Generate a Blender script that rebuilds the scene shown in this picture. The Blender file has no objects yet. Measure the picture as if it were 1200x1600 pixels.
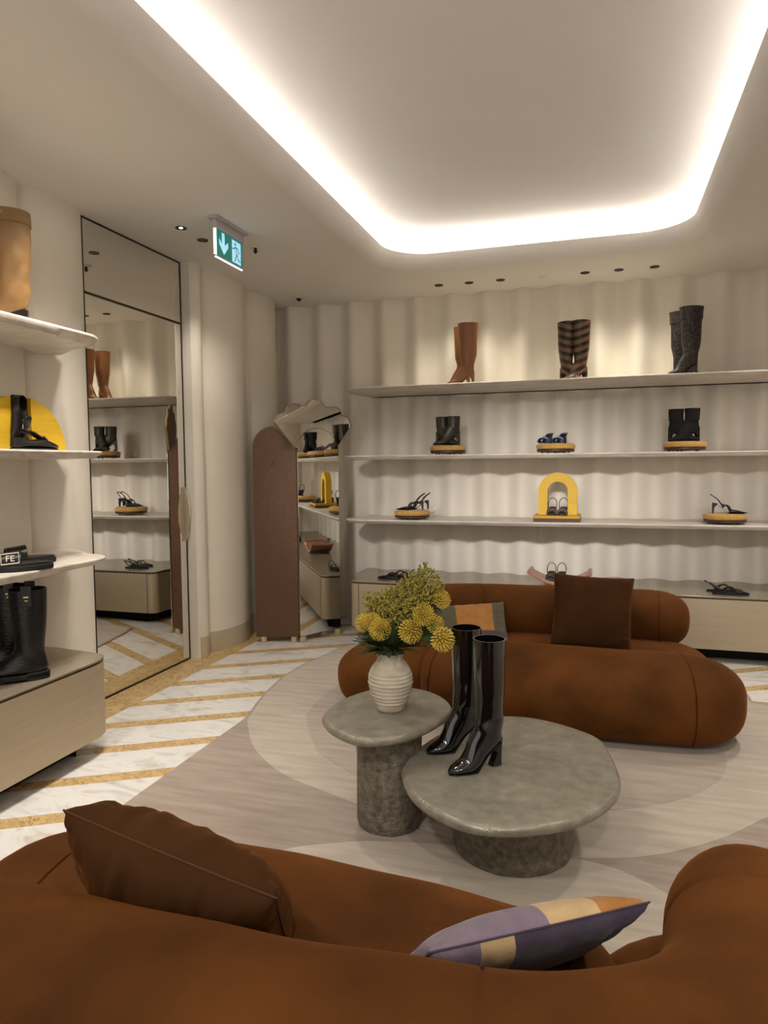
import bpy, math, random
from mathutils import Vector, Matrix, noise
R = random.Random(7)
SC = bpy.context.scene
COL = SC.collection
PI = math.pi

# ------------------------------------------------------------------ camera, world, exposure
cam_d = bpy.data.cameras.new('camera'); cam = bpy.data.objects.new('camera', cam_d); COL.objects.link(cam)
cam_d.sensor_fit = 'VERTICAL'; cam_d.sensor_height = 36.0; cam_d.lens = 36.0*1090.0/1600.0
cam_d.clip_start = .02
_M = Matrix(((0.95529907, 0.01186817, -0.29540285), (0.2955241, -0.06644921, 0.95302151), (-0.00831866, -0.99771922, -0.0669862)))
_r = Matrix((( _M[0][0], -_M[0][1], -_M[0][2]), (_M[1][0], -_M[1][1], -_M[1][2]), (_M[2][0], -_M[2][1], -_M[2][2])))
cam.matrix_world = Matrix.Translation((0, 0, 1.45)) @ _r.to_4x4()
SC.camera = cam
SC.view_settings.view_transform = 'Standard'; SC.view_settings.look = 'None'
SC.view_settings.gamma = 1.0; SC.view_settings.use_curve_mapping = False
SC.view_settings.exposure = 1.82
SC.cycles.max_bounces = 8; SC.cycles.diffuse_bounces = 4; SC.cycles.glossy_bounces = 5
SC.cycles.sample_clamp_indirect = 6.0; SC.cycles.caustics_reflective = False; SC.cycles.caustics_refractive = False

world = bpy.data.worlds.new('world'); SC.world = world; world.use_nodes = True
world.node_tree.nodes['Background'].inputs[0].default_value = (1.0, .96, .91, 1)
world.node_tree.nodes['Background'].inputs[1].default_value = .34

def spot(loc, target, power, size=70, blend=.8, col=(1, .86, .68), r=.03):
    l = bpy.data.lights.new('spot_light', 'SPOT'); l.energy = power; l.color = col
    l.spot_size = math.radians(size); l.spot_blend = blend; l.shadow_soft_size = r
    o = bpy.data.objects.new('spot_light', l); COL.objects.link(o); o.location = loc
    o.rotation_euler = (Vector(target)-Vector(loc)).to_track_quat('-Z', 'Y').to_euler()
    return o
CEIL = 2.94
WARM = (1, .90, .78); NEUT = (1, .96, .95)
# six downlights over the rear shelves
for x in (-1.301, -1.048, -.79, -.132, .119, .377):
    spot((x, 5.79, CEIL-.03), (x*1.02, 5.87, 2.1), 5.5, 96, 1.0, (1, .92, .76), .10)
# downlights along the left wall
spot((-2.52, 3.897, CEIL-.03), (-2.3, 4.0, 0), 9, 80, .9, WARM)
spot((-2.52, 4.145, CEIL-.03), (-2.6, 5.0, 1.0), 9, 80, .9, WARM)
for y in (1.9, 2.25, 2.6):
    spot((-1.75, y, CEIL-.03), (-2.65, y+.2, 1.2), 10, 75, .9, (1, .90, .80))
# unseen ceiling downlights and added fill spots, aimed at the displays and floor
for x, tx, tz, p in ((-1.75, -1.95, .9, 34), (-.95, -1.0, 1.0, 30), (-.1, -.42, 1.0, 60), (.75, .35, 1.0, 34), (1.4, 1.15, 1.0, 26)):
    spot((x*1.0, 1.05 if abs(x) > 1.6 else .15, CEIL-.03), (tx, 6.15, tz), p*3.3, 22, 1.0, NEUT, .16)
spot((-2.1, 1.3, CEIL-.03), (-2.05, 2.0, 0), 26, 60, .9, (1, .93, .84))
spot((-2.0, 3.3, CEIL-.03), (-2.0, 3.3, 0), 14, 60, .9, (1, .93, .84))
for x, y, p in ((-.9, -.3, 34), (.4, -.4, 34), (1.6, 2.6, 18)):  # added spots that brighten the tables and right floor, no fixtures known there
    spot((x, y, CEIL-.03), (x*.5-.25, 2.7, .4) if x < 1 else (1.2, 2.9, 0), p, 42, 1.0, (1, .93, .84), .08)
for x, y in ((-2.05, .4), (-2.0, 2.9), (1.35, .6), (1.3, 2.8), (1.3, 4.9), (-.4, -.9)):  # added wide fill spots for overall brightness and bounce, not known lamps
    spot((x, y, CEIL-.03), (x, y+.05, 0), 20, 125, 1.0, (1, .94, .86), .06)
spot((1.3, 4.6, CEIL-.03), (1.25, 4.7, 0), 22, 60, .9, (1, .93, .84))

# ------------------------------------------------------------------ materials
def lin(c):
    return tuple(((v/255.)/12.92 if v/255. <= .04045 else ((v/255.+.055)/1.055)**2.4) for v in c)
MATS = {}
class NT:
    def __init__(s, name):
        s.m = bpy.data.materials.new(name); s.m.use_nodes = True; s.t = s.m.node_tree
        s.b = s.t.nodes['Principled BSDF']; s.tc = None
    def n(s, kind, **kw):
        nd = s.t.nodes.new(kind)
        for k, v in kw.items():
            if k in nd.inputs: nd.inputs[k].default_value = v
            else: setattr(nd, k, v)
        return nd
    def l(s, a, b): s.t.links.new(a, b)
    def co(s, scale=(1, 1, 1), geo=False):
        tc = s.n('ShaderNodeNewGeometry').outputs['Position'] if geo else s.n('ShaderNodeTexCoord').outputs['Object']
        mp = s.n('ShaderNodeMapping'); mp.inputs['Scale'].default_value = scale
        s.l(tc, mp.inputs['Vector']); return mp.outputs['Vector']
    def ramp(s, fac, stops):
        r = s.n('ShaderNodeValToRGB'); e = r.color_ramp.elements
        while len(e) < len(stops): e.new(.5)
        for i, (p, c) in enumerate(stops): e[i].position = p; e[i].color = (*c, 1)
        s.l(fac, r.inputs['Fac']); return r.outputs['Color']
    def bump(s, h, strength=.3, dist=.01, prev=None):
        b = s.n('ShaderNodeBump'); b.inputs['Strength'].default_value = strength; b.inputs['Distance'].default_value = dist
        s.l(h, b.inputs['Height'])
        if prev is not None: s.l(prev, b.inputs['Normal'])
        s.l(b.outputs['Normal'], s.b.inputs['Normal']); return b.outputs['Normal']
def base(name, col, rough=.5, metal=0., spec=None, sheen=0, coat=0, emit=None, es=0):
    t = NT(name); b = t.b
    b.inputs['Base Color'].default_value = (*lin(col), 1); b.inputs['Roughness'].default_value = rough
    b.inputs['Metallic'].default_value = metal
    if spec is not None: b.inputs['Specular IOR Level'].default_value = spec
    if sheen:
        b.inputs['Sheen Weight'].default_value = sheen; b.inputs['Sheen Roughness'].default_value = .45
    if coat: b.inputs['Coat Weight'].default_value = coat; b.inputs['Coat Roughness'].default_value = .08
    if emit: b.inputs['Emission Color'].default_value = (*emit, 1); b.inputs['Emission Strength'].default_value = es
    MATS[name] = t.m; return t
def noisy(name, c1, c2, scale=(8, 8, 8), nscale=1., rough=.6, metal=0, bump=0, bscale=None, bd=.002, detail=6, **kw):
    t = base(name, c1, rough, metal, **kw)
    v = t.co(scale); n = t.n('ShaderNodeTexNoise', Scale=nscale, Detail=float(detail)); t.l(v, n.inputs['Vector'])
    c = t.ramp(n.outputs['Fac'], [(.32, lin(c1)), (.68, lin(c2))]); t.l(c, t.b.inputs['Base Color'])
    if bump:
        v2 = t.co(bscale or scale); n2 = t.n('ShaderNodeTexNoise', Scale=nscale, Detail=4.); t.l(v2, n2.inputs['Vector'])
        t.bump(n2.outputs['Fac'], bump, bd)
    return t
noisy('plaster', (230, 222, 208), (235, 228, 215), (3, 3, 3), rough=.85, bump=.25, bscale=(60, 60, 9), bd=.002)
noisy('ceiling_paint', (234, 230, 222), (236, 232, 225), (2, 2, 2), rough=.9)
noisy('skirting', (190, 176, 152), (200, 188, 164), (6, 6, 6), rough=.6)
noisy('shelf_marble', (226, 219, 208), (200, 190, 176), (3, 9, 20), 2., rough=.35, detail=9)
t = base('marble_white', (226, 224, 218), .22)
v = t.co((1.6, 3.2, 1), geo=True); n = t.n('ShaderNodeTexNoise', Scale=2.2, Detail=10., Distortion=1.6); t.l(v, n.inputs['Vector'])
c = t.ramp(n.outputs['Fac'], [(.28, lin((196, 190, 180))), (.44, lin((226, 223, 216))), (.55, lin((232, 230, 226))), (.72, lin((206, 202, 194)))]); t.l(c, t.b.inputs['Base Color'])
t = base('marble_tan', (208, 180, 128), .25)
v = t.co((7, 7, 1), geo=True); n = t.n('ShaderNodeTexNoise', Scale=1.2, Detail=8., Distortion=2.2); t.l(v, n.inputs['Vector'])
c = t.ramp(n.outputs['Fac'], [(.30, lin((186, 154, 102))), (.46, lin((208, 178, 126))), (.5, lin((160, 124, 78))), (.53, lin((214, 184, 132))), (.75, lin((198, 166, 112)))]); t.l(c, t.b.inputs['Base Color'])
noisy('floor_grout', (150, 140, 122), (140, 130, 112), rough=.8)
def rugmat(name, a, b):
    t = noisy(name, a, b, (2.0, 14, 1), 1.6, rough=.95, detail=8, sheen=.3)
    v = t.co((60, 260, 60)); n = t.n('ShaderNodeTexNoise', Scale=1., Detail=3.); t.l(v, n.inputs['Vector']); t.bump(n.outputs['Fac'], .5, .003)
rugmat('rug_taupe', (172, 157, 144), (151, 135, 123)); rugmat('rug_pale', (197, 186, 171), (176, 163, 149)); rugmat('rug_mid', (184, 171, 158), (163, 148, 136))
def velvet(name, c1, c2):
    t = noisy(name, c1, c2, (2.2, 2.2, 2.2), 1.5, rough=.8, detail=5, spec=.12, sheen=.2)
    t.b.inputs['Sheen Tint'].default_value = (*lin((235, 150, 80)), 1)
    v = t.co((9, 9, 9)); n = t.n('ShaderNodeTexNoise', Scale=1., Detail=6., Distortion=.6); t.l(v, n.inputs['Vector']); t.bump(n.outputs['Fac'], .22, .012)
velvet('velvet_rust', (102, 60, 23), (70, 40, 13)); velvet('velvet_brown', (72, 43, 19), (58, 33, 13))
base('velvet_seam', (84, 46, 18), .9)
t = noisy('table_top', (158, 153, 138), (134, 129, 114), (14, 14, 14), 1.4, rough=.34, metal=.25, detail=9)
v = t.co((190, 190, 190)); n = t.n('ShaderNodeTexVoronoi', Scale=1.); t.l(v, n.inputs['Vector'])
v2 = t.co((5, 5, 5)); n2 = t.n('ShaderNodeTexNoise', Scale=1.6, Detail=6.); t.l(v2, n2.inputs['Vector'])
mm = t.n('ShaderNodeMath', operation='MULTIPLY'); t.l(n.outputs['Distance'], mm.inputs[0]); t.l(t.ramp(n2.outputs['Fac'], [(.42, (0, 0, 0)), (.6, (1, 1, 1))]), mm.inputs[1]); t.bump(mm.outputs[0], .8, .003)
t = noisy('table_leg', (142, 136, 120), (92, 86, 74), (26, 26, 26), 1.6, rough=.42, metal=.2, detail=8)
v = t.co((120, 120, 120)); n = t.n('ShaderNodeTexNoise', Scale=1., Detail=5.); t.l(v, n.inputs['Vector']); t.bump(n.outputs['Fac'], .9, .008)
t = noisy('bronze_panel', (192, 178, 152), (184, 170, 146), (1, 1, 30), 3., rough=.42, metal=.45)
noisy('bronze_top', (168, 156, 136), (160, 148, 128), (6, 6, 6), rough=.25, metal=.4)
base('bronze_dark', (96, 82, 62), .4, .8); base('bronze_edge', (205, 185, 150), .25, .9)
base('black_gap', (12, 11, 10), .9); base('dark_metal', (62, 54, 44), .35, .8)
base('mirror_glass', (238, 236, 230), .012, 1.)
noisy('tan_leather', (104, 74, 52), (94, 66, 45), (30, 30, 30), rough=.6, bump=.2, bd=.001)
base('leaf_edge', (196, 164, 116), .5); base('brass', (205, 160, 80), .2, 1.); base('cream_foot', (206, 190, 152), .5); base('gold', (215, 178, 110), .25, 1.)
noisy('stool_velvet', (204, 162, 88), (186, 143, 70), (30, 30, 30), rough=.9, sheen=.3); base('stool_base', (70, 48, 32), .4)
noisy('display_yellow', (226, 186, 48), (216, 174, 40), (4, 4, 60), rough=.55); base('display_brown', (84, 54, 34), .6); base('display_base', (190, 150, 30), .5)
base('led_white', (255, 255, 255), .5, emit=(1., .95, .96), es=5.0)
base('lamp_glow', (255, 255, 255), .5, emit=(1., .95, .9), es=9.); base('lamp_black', (10, 10, 10), .3); base('white_plastic', (225, 218, 205), .4)
noisy('patent_black', (10, 9, 10), (14, 12, 13), rough=.13, coat=.9); noisy('leather_black', (12, 10, 10), (17, 14, 14), (40, 40, 40), rough=.36, bump=.25, bd=.001)
t = base('croc_black', (11, 9, 9), .36, coat=.12); v = t.co((60, 60, 110)); n = t.n('ShaderNodeTexVoronoi', Scale=1.); t.l(v, n.inputs['Vector']); t.bump(n.outputs['Distance'], .55, .002)
base('rubber_black', (10, 9, 9), .7); base('shoe_lining', (30, 22, 18), .8)
noisy('olive_leather', (46, 42, 30), (38, 34, 24), (20, 20, 20), rough=.4); noisy('suede_black', (13, 9, 10), (19, 14, 15), (50, 50, 50), rough=.9)
noisy('boot_tan', (128, 82, 46), (110, 68, 36), (12, 12, 5), rough=.38); noisy('boot_beige', (150, 116, 72), (134, 100, 58), (8, 8, 8), rough=.42)
t = base('boot_chevron', (120, 78, 48), .42)
sx = t.n('ShaderNodeSeparateXYZ'); t.l(t.co(), sx.inputs[0])
a = t.n('ShaderNodeMath', operation='MULTIPLY_ADD'); a.inputs[1].default_value = .40; t.l(sx.outputs['X'], a.inputs[0]); t.l(sx.outputs['Z'], a.inputs[2])
b2 = t.n('ShaderNodeMath', operation='DIVIDE'); b2.inputs[1].default_value = .062; t.l(a.outputs[0], b2.inputs[0])
fr = t.n('ShaderNodeMath', operation='FRACT'); t.l(b2.outputs[0], fr.inputs[0])
t.l(t.ramp(fr.outputs[0], [(.0, lin((98, 66, 42))), (.53, lin((98, 66, 42))), (.54, lin((16, 12, 10))), (.98, lin((16, 12, 10)))]), t.b.inputs['Base Color'])
t = base('boot_snake', (34, 28, 26), .5)
v = t.co((150, 150, 60)); n = t.n('ShaderNodeTexNoise', Scale=1., Detail=3.); t.l(v, n.inputs['Vector']); t.l(t.ramp(n.outputs['Fac'], [(.5, lin((24, 20, 20))), (.66, lin((92, 78, 68)))]), t.b.inputs['Base Color'])
base('blue_patent', (26, 42, 74), .2, coat=.6); base('crystal', (220, 220, 230), .1, .9); base('brown_sole', (60, 38, 30), .5)
noisy('rose_leather', (176, 128, 104), (160, 112, 90), (10, 10, 10), rough=.3); base('silver', (200, 200, 205), .2, 1.)
t = noisy('vase_white', (214, 204, 186), (188, 176, 158), (9, 9, 26), 1.2, rough=.85, bump=.5, bscale=(20, 20, 60), bd=.004)
noisy('petal_yellow', (230, 204, 92), (204, 174, 62), (60, 60, 60), rough=.6); base('petal_core', (120, 104, 30), .8)
noisy('goldenrod', (184, 162, 70), (104, 112, 48), (50, 50, 50), rough=.8); noisy('leaf_green', (84, 104, 60), (52, 72, 40), (20, 20, 20), rough=.6); base('stem_green', (86, 94, 44), .7)
t = base('sign_green', (20, 110, 92), .4, emit=lin((30, 150, 130)), es=.10); base('sign_white', (200, 240, 255), .4, emit=lin((150, 215, 245)), es=.22)
base('sign_glow', (240, 246, 255), .3, emit=(.75, .88, 1.), es=.7); base('sign_frame', (190, 186, 190), .25)
def fabric(name, a, b):
    noisy(name, a, b, (20, 20, 20), rough=.9, sheen=.2, bump=.4, bscale=(200, 200, 200), bd=.002)
fabric('patch_ochre', (178, 124, 62), (160, 108, 50)); fabric('patch_green', (98, 92, 68), (84, 78, 56)); fabric('patch_purple', (88, 74, 84), (74, 62, 74))
fabric('patch_lilac', (140, 124, 140), (126, 110, 126)); fabric('patch_cream', (208, 178, 134), (194, 164, 120)); fabric('patch_plum', (80, 68, 84), (66, 56, 74))
M = MATS

# ------------------------------------------------------------------ mesh helpers
def setp(o, label=None, cat=None, group=None, kind=None):
    if label: o['label'] = label
    if cat: o['category'] = cat
    if group: o['group'] = group
    if kind: o['kind'] = kind
    return o
def thing(name, label, cat, loc=(0, 0, 0), rz=0, group=None, rot=None):
    o = bpy.data.objects.new(name, None); COL.objects.link(o); o.location = loc; o.empty_display_size = .05
    o.rotation_euler = rot if rot else (0, 0, rz)
    return setp(o, label, cat, group)
def mk(name, V, F, mat, parent=None, smooth=False, world=False, mats=None, fm=None, angle=40):
    if world and parent is not None:
        L = parent.location.copy(); p = parent.parent
        while p: L += p.location; p = p.parent
        V = [(v[0]-L[0], v[1]-L[1], v[2]-L[2]) for v in V]
    me = bpy.data.meshes.new(name); me.from_pydata([tuple(v) for v in V], [], F); me.validate()
    for m_ in (mats or [mat]): me.materials.append(M[m_])
    if fm: 
        for p, i in zip(me.polygons, fm): p.material_index = i
    if smooth:
        me.shade_smooth(); me.set_sharp_from_angle(angle=math.radians(angle))
    o = bpy.data.objects.new(name, me); COL.objects.link(o)
    if parent is not None: o.parent = parent
    return o
def fixn(o):
    import bmesh
    bm = bmesh.new(); bm.from_mesh(o.data); bmesh.ops.remove_doubles(bm, verts=bm.verts, dist=1e-5); bmesh.ops.recalc_face_normals(bm, faces=bm.faces); bm.to_mesh(o.data); bm.free(); return o
def bev(o, w, seg=2):
    m = o.modifiers.new('bevel', 'BEVEL'); m.width = w; m.segments = seg; m.limit_method = 'ANGLE'; m.angle_limit = .6; return o
def boxv(x0, x1, y0, y1, z0, z1):
    V = [(x0, y0, z0), (x1, y0, z0), (x1, y1, z0), (x0, y1, z0), (x0, y0, z1), (x1, y0, z1), (x1, y1, z1), (x0, y1, z1)]
    return V, [(0, 3, 2, 1), (4, 5, 6, 7), (0, 1, 5, 4), (1, 2, 6, 5), (2, 3, 7, 6), (3, 0, 4, 7)]
def box(name, d, mat, parent=None, b=0, world=False):
    o = mk(name, *boxv(*d), mat, parent, world=world)
    if b: bev(o, b)
    return o
def prismv(P, a, b, axis='z'):
    n = len(P); V = []
    for h in (a, b):
        for p in P: V.append({'z': (p[0], p[1], h), 'y': (p[0], h, p[1]), 'x': (h, p[0], p[1])}[axis])
    F = [tuple(range(n))[::-1], tuple(range(n, 2*n))] + [(i, (i+1) % n, n+(i+1) % n, n+i) for i in range(n)]
    return V, F
def prism(name, P, a, b, mat, parent=None, axis='z', bv=0, world=False, smooth=False):
    o = fixn(mk(name, *prismv(P, a, b, axis), mat, parent, world=world, smooth=False))
    if smooth: o.data.shade_smooth(); o.data.set_sharp_from_angle(angle=.7)
    if bv: bev(o, bv)
    return o
def lathev(prof, n=32, c=(0, 0), cap0=True, cap1=True):
    V = []; F = []
    for r, z in prof:
        for i in range(n): a = 2*PI*i/n; V.append((c[0]+r*math.cos(a), c[1]+r*math.sin(a), z))
    for k in range(len(prof)-1):
        for i in range(n): j = (i+1) % n; F.append((k*n+i, k*n+j, (k+1)*n+j, (k+1)*n+i))
    if cap0: F.append(tuple(range(n))[::-1])
    if cap1: m = (len(prof)-1)*n; F.append(tuple(range(m, m+n)))
    return V, F
def lathe(name, prof, mat, parent=None, n=32, c=(0, 0), **kw):
    V, F = lathev(prof, n, c, kw.pop('cap0', True), kw.pop('cap1', True)); return mk(name, V, F, mat, parent, smooth=True, **kw)
def cat(P, k=6, closed=False):
    P = [Vector(p) for p in P]; n = len(P); out = []
    rng = n if closed else n-1
    for i in range(rng):
        p0 = P[(i-1) % n] if (closed or i > 0) else P[0]*2-P[1]
        p1 = P[i]; p2 = P[(i+1) % n]
        p3 = P[(i+2) % n] if (closed or i+2 < n) else P[-1]*2-P[-2]
        for j in range(k):
            t_ = j/k; out.append(.5*((2*p1)+(p2-p0)*t_+(2*p0-5*p1+4*p2-p3)*t_*t_+(3*p1-p0-3*p2+p3)*t_**3))
    if not closed: out.append(P[-1].copy())
    return out
def tubev(P, r, n=8, closed=False):
    P = [Vector(p) for p in P]; m = len(P); V = []; F = []
    up = Vector((0, 0, 1)); prev = None
    for i, p in enumerate(P):
        a = P[(i+1) % m] if (closed or i < m-1) else P[i]; b = P[(i-1) % m] if (closed or i > 0) else P[i]
        t_ = (a-b).normalized()
        if prev is None:
            s = t_.cross(up)
            if s.length < 1e-3: s = t_.cross(Vector((0, 1, 0)))
            s.normalize()
        else: s = (prev-t_*prev.dot(t_)); s.normalize()
        prev = s; u = s.cross(t_); rr = r(i/(m-1)) if callable(r) else r
        for k in range(n): an = 2*PI*k/n; V.append(tuple(p+s*(math.cos(an)*rr)+u*(math.sin(an)*rr)))
    for i in range(m if closed else m-1):
        for k in range(n): F.append((i*n+k, i*n+(k+1) % n, ((i+1) % m)*n+(k+1) % n, ((i+1) % m)*n+k))
    if not closed: F.append(tuple(range(n))[::-1]); F.append(tuple(range((m-1)*n, m*n)))
    return V, F
def tube(name, P, r, mat, parent=None, n=8, closed=False, world=False):
    return mk(name, *tubev(P, r, n, closed), mat, parent, smooth=True, world=world)
def merge(parts):
    V = []; F = []
    for v, f in parts:
        o = len(V); V += [tuple(x) for x in v]; F += [tuple(i+o for i in q) for q in f]
    return V, F
def ribbonv(P, W, th):          # P points (x,z), widths in y
    V = []; F = []
    for (x, z), w in zip(P, W): V += [(x, -w/2, z-th), (x, w/2, z-th), (x, w/2, z), (x, -w/2, z)]
    for i in range(len(P)-1):
        for k in range(4): F.append((i*4+k, (i+1)*4+k, (i+1)*4+(k+1) % 4, i*4+(k+1) % 4))
    F.append((0, 1, 2, 3)); e = (len(P)-1)*4; F.append((e+3, e+2, e+1, e)); return V, F
def loftv(rings, k=3, n=20, opent=True, inner=.09, ex=2.2):
    rr = [Vector((*r[:4],)) for r in rings]; ww = [r[4] for r in rings]
    import itertools
    pts = []
    A = cat([(r[0], r[1], r[4]) for r in rings], k); B = cat([(r[2], r[3], 0) for r in rings], k)
    V = []; F = []
    full = [(a[0], a[1], b[0], b[1], max(a[2], .002)) for a, b in zip(A, B)]
    if opent:
        r0 = full[0]; sc = .93
        mx = (r0[0]+r0[2])/2; dz = (r0[3]-r0[1])*.93/2; mz = (r0[1]+r0[3])/2
        inn = (mx-(mx-r0[0])*sc, mz-dz, mx+(r0[2]-mx)*sc, mz+dz, r0[4]*sc)
        low = (inn[0], inn[1]-inner, inn[2], inn[3]-inner, inn[4])
        full = [low, inn]+full
    for (px, pz, qx, qz, w) in full:
        cx, cz = (px+qx)/2, (pz+qz)/2; hx, hz = (qx-px)/2, (qz-pz)/2
        for i in range(n):
            a = 2*PI*i/n; ca, sa = math.cos(a), math.sin(a)
            ca2 = math.copysign(abs(ca)**(2/ex), ca); sa2 = math.copysign(abs(sa)**(2/ex), sa)
            V.append((cx+hx*ca2, w/2*sa2, cz+hz*ca2))
    for s in range(len(full)-1):
        for i in range(n): j = (i+1) % n; F.append((s*n+i, s*n+j, (s+1)*n+j, (s+1)*n+i))
    F.append(tuple(range(n))[::-1]); F.append(tuple(range((len(full)-1)*n, len(full)*n)))
    return V, F
def loft(name, rings, mat, parent, **kw): return fixn2(mk(name, *loftv(rings, **kw), mat, parent, smooth=True, angle=70))
def fixn2(o):
    fixn(o); o.data.shade_smooth(); o.data.set_sharp_from_angle(angle=1.0); return o
def blob(c, r, s=(1, 1, 1)):
    g = (1+5**.5)/2; V = [(-1, g, 0), (1, g, 0), (-1, -g, 0), (1, -g, 0), (0, -1, g), (0, 1, g), (0, -1, -g), (0, 1, -g), (g, 0, -1), (g, 0, 1), (-g, 0, -1), (-g, 0, 1)]
    F = [(0, 11, 5), (0, 5, 1), (0, 1, 7), (0, 7, 10), (0, 10, 11), (1, 5, 9), (5, 11, 4), (11, 10, 2), (10, 7, 6), (7, 1, 8), (3, 9, 4), (3, 4, 2), (3, 2, 6), (3, 6, 8), (3, 8, 9), (4, 9, 5), (2, 4, 11), (6, 2, 10), (8, 6, 7), (9, 8, 1)]
    q = r/1.9; return [(c[0]+v[0]*q*s[0], c[1]+v[1]*q*s[1], c[2]+v[2]*q*s[2]) for v in V], F
def text(name, body, size, mat, parent, loc, rot, ext=.0006):
    cu = bpy.data.curves.new(name, 'FONT'); cu.body = body; cu.size = size; cu.extrude = ext; cu.align_x = 'CENTER'; cu.align_y = 'CENTER'
    tmp = bpy.data.objects.new(name+'_c', cu); COL.objects.link(tmp)
    me = bpy.data.meshes.new_from_object(tmp.evaluated_get(bpy.context.evaluated_depsgraph_get())); bpy.data.objects.remove(tmp)
    me.materials.clear(); me.materials.append(M[mat]); o = bpy.data.objects.new(name, me); COL.objects.link(o); o.parent = parent; o.location = loc; o.rotation_euler = rot; return o
def copyt(root, loc, rz, label, group=None):
    r = root.copy(); COL.objects.link(r); r.location = loc; r.rotation_euler = (root.rotation_euler[0], root.rotation_euler[1], rz); r['label'] = label
    if group: r['group'] = group
    for ch in list(root.children):
        c = ch.copy(); COL.objects.link(c); c.parent = r
        for g in list(ch.children): d = g.copy(); COL.objects.link(d); d.parent = c
    return r
def rrect(x0, x1, y0, y1, r, n=8):
    out = []
    for cx, cy, a0 in ((x1-r, y1-r, 0), (x0+r, y1-r, 90), (x0+r, y0+r, 180), (x1-r, y0+r, 270)):
        for i in range(n+1): a = math.radians(a0+90*i/n); out.append((cx+r*math.cos(a), cy+r*math.sin(a)))
    return out

# ------------------------------------------------------------------ room shell
XL = -2.95; XR = 2.6; YB = 6.15; YF = -2.2
floor = setp(box('floor', (-3.3, XR+.3, YF-.2, 6.6, -.12, -.012), 'floor_grout'), kind='structure')
def clip(P, x0, x1, y0, y1):
    for ax, lim, sg in ((0, x0, 1), (0, x1, -1), (1, y0, 1), (1, y1, -1)):
        out = []
        for i in range(len(P)):
            a, b = P[i], P[(i+1) % len(P)]; da = sg*(a[ax]-lim); db = sg*(b[ax]-lim)
            if da >= 0: out.append(a)
            if (da >= 0) != (db >= 0):
                t_ = da/(da-db); out.append((a[0]+(b[0]-a[0])*t_, a[1]+(b[1]-a[1])*t_))
        P = out
        if not P: return P
    return P
SL = .586; PER = .4035; TAN = .098; X0 = -2.71
for k in range(-14, 11):
    yb = 3.1+PER*k
    for (a, b, mt) in ((0, TAN, 'marble_tan'), (TAN, PER, 'marble_white')):
        g = .0012
        P = [(-4, yb+a+g+SL*(-4-X0)), (4, yb+a+g+SL*(4-X0)), (4, yb+b-g+SL*(4-X0)), (-4, yb+b-g+SL*(-4-X0))]
        P = clip(P, X0+.001, XR, YF, 6.3)
        if len(P) > 2: prism('marble_plank', P, -.012, 0, mt, floor)
for y0, y1 in ((YF, -1.2), (-1.2, -.2), (-.2, .8), (.8, 1.8), (1.8, 2.8), (2.8, 3.8), (3.8, 4.8), (4.8, 6.3)):
    prism('border_plank', [(-3.2, y0+.001), (X0-.001, y0+.001), (X0-.001, y1-.001), (-3.2, y1-.001)], -.012, 0, 'marble_tan', floor)

# left wall profile: upright scallops around a flat mirrored door
def bulge(y, c, hw, b): 
    q = 1-((y-c)/hw)**2
    return b*math.sqrt(q) if q > 0 else 0
COLS = [(-1.9+.5*i, .25, .11) for i in range(9)]
COLS += [(2.78, .265, .115), (3.28, .235, .11), (4.62, .10, .13), (5.05, .36, .185), (5.725, .315, .15)]
COLS = [c for c in COLS if c[0] < 2.4 or c[0] > 2.7]
ys = [YF+.01*i for i in range(int((6.3-YF)/.01)+1)]
def lx(y):
    if 3.49 < y < 4.545: return XL-.02
    return XL-.03+max([bulge(y, *c) for c in COLS]+[0])
def wallmesh(name, pts, z0, z1, mat, back, zs=1):
    V = []; F = []; n = len(pts)
    for z in (z0, z1):
        for p in pts: V.append((p[0], p[1], z))
        for p in back: V.append((p[0], p[1], z))
    m = n+len(back)
    for i in range(m): F.append((i, (i+1) % m, m+(i+1) % m, m+i))
    F.append(tuple(range(m))); F.append(tuple(range(m, 2*m)))
    o = fixn(mk(name, V, F, mat)); o.data.shade_smooth(); o.data.set_sharp_from_angle(angle=.5); return setp(o, kind='structure')
wallmesh('wall_left', [(lx(y), y) for y in ys], -.05, CEIL+.3, 'plaster', [(-3.25, ys[-1]), (-3.25, YF)])
# stone skirting round the scallops right of the door
def skirt(name, y0, y1):
    pts = [(lx(y)+.003, y) for y in ys if y0 <= y <= y1]
    return wallmesh(name, pts, 0, .16, 'skirting', [(-3.1, pts[-1][1]), (-3.1, pts[0][1])])
skirt('baseboard_left', 4.56, 6.05)
xs = [-3.1+.01*i for i in range(int((XR+.2+3.1)/.01)+1)]
def by(x): return YB+.044*math.cos(2*PI*(x+2.03)/.308) - .0
wallmesh('wall_back', [(x, by(x)) for x in xs], -.05, CEIL+.3, 'plaster', [(xs[-1], 6.5), (-3.1, 6.5)])
wallmesh('wall_right', [(XR-.10*abs(math.sin(PI*y/.5)), y) for y in ys], -.05, CEIL+.3, 'plaster', [(XR+.25, ys[-1]), (XR+.25, YF)])

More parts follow.
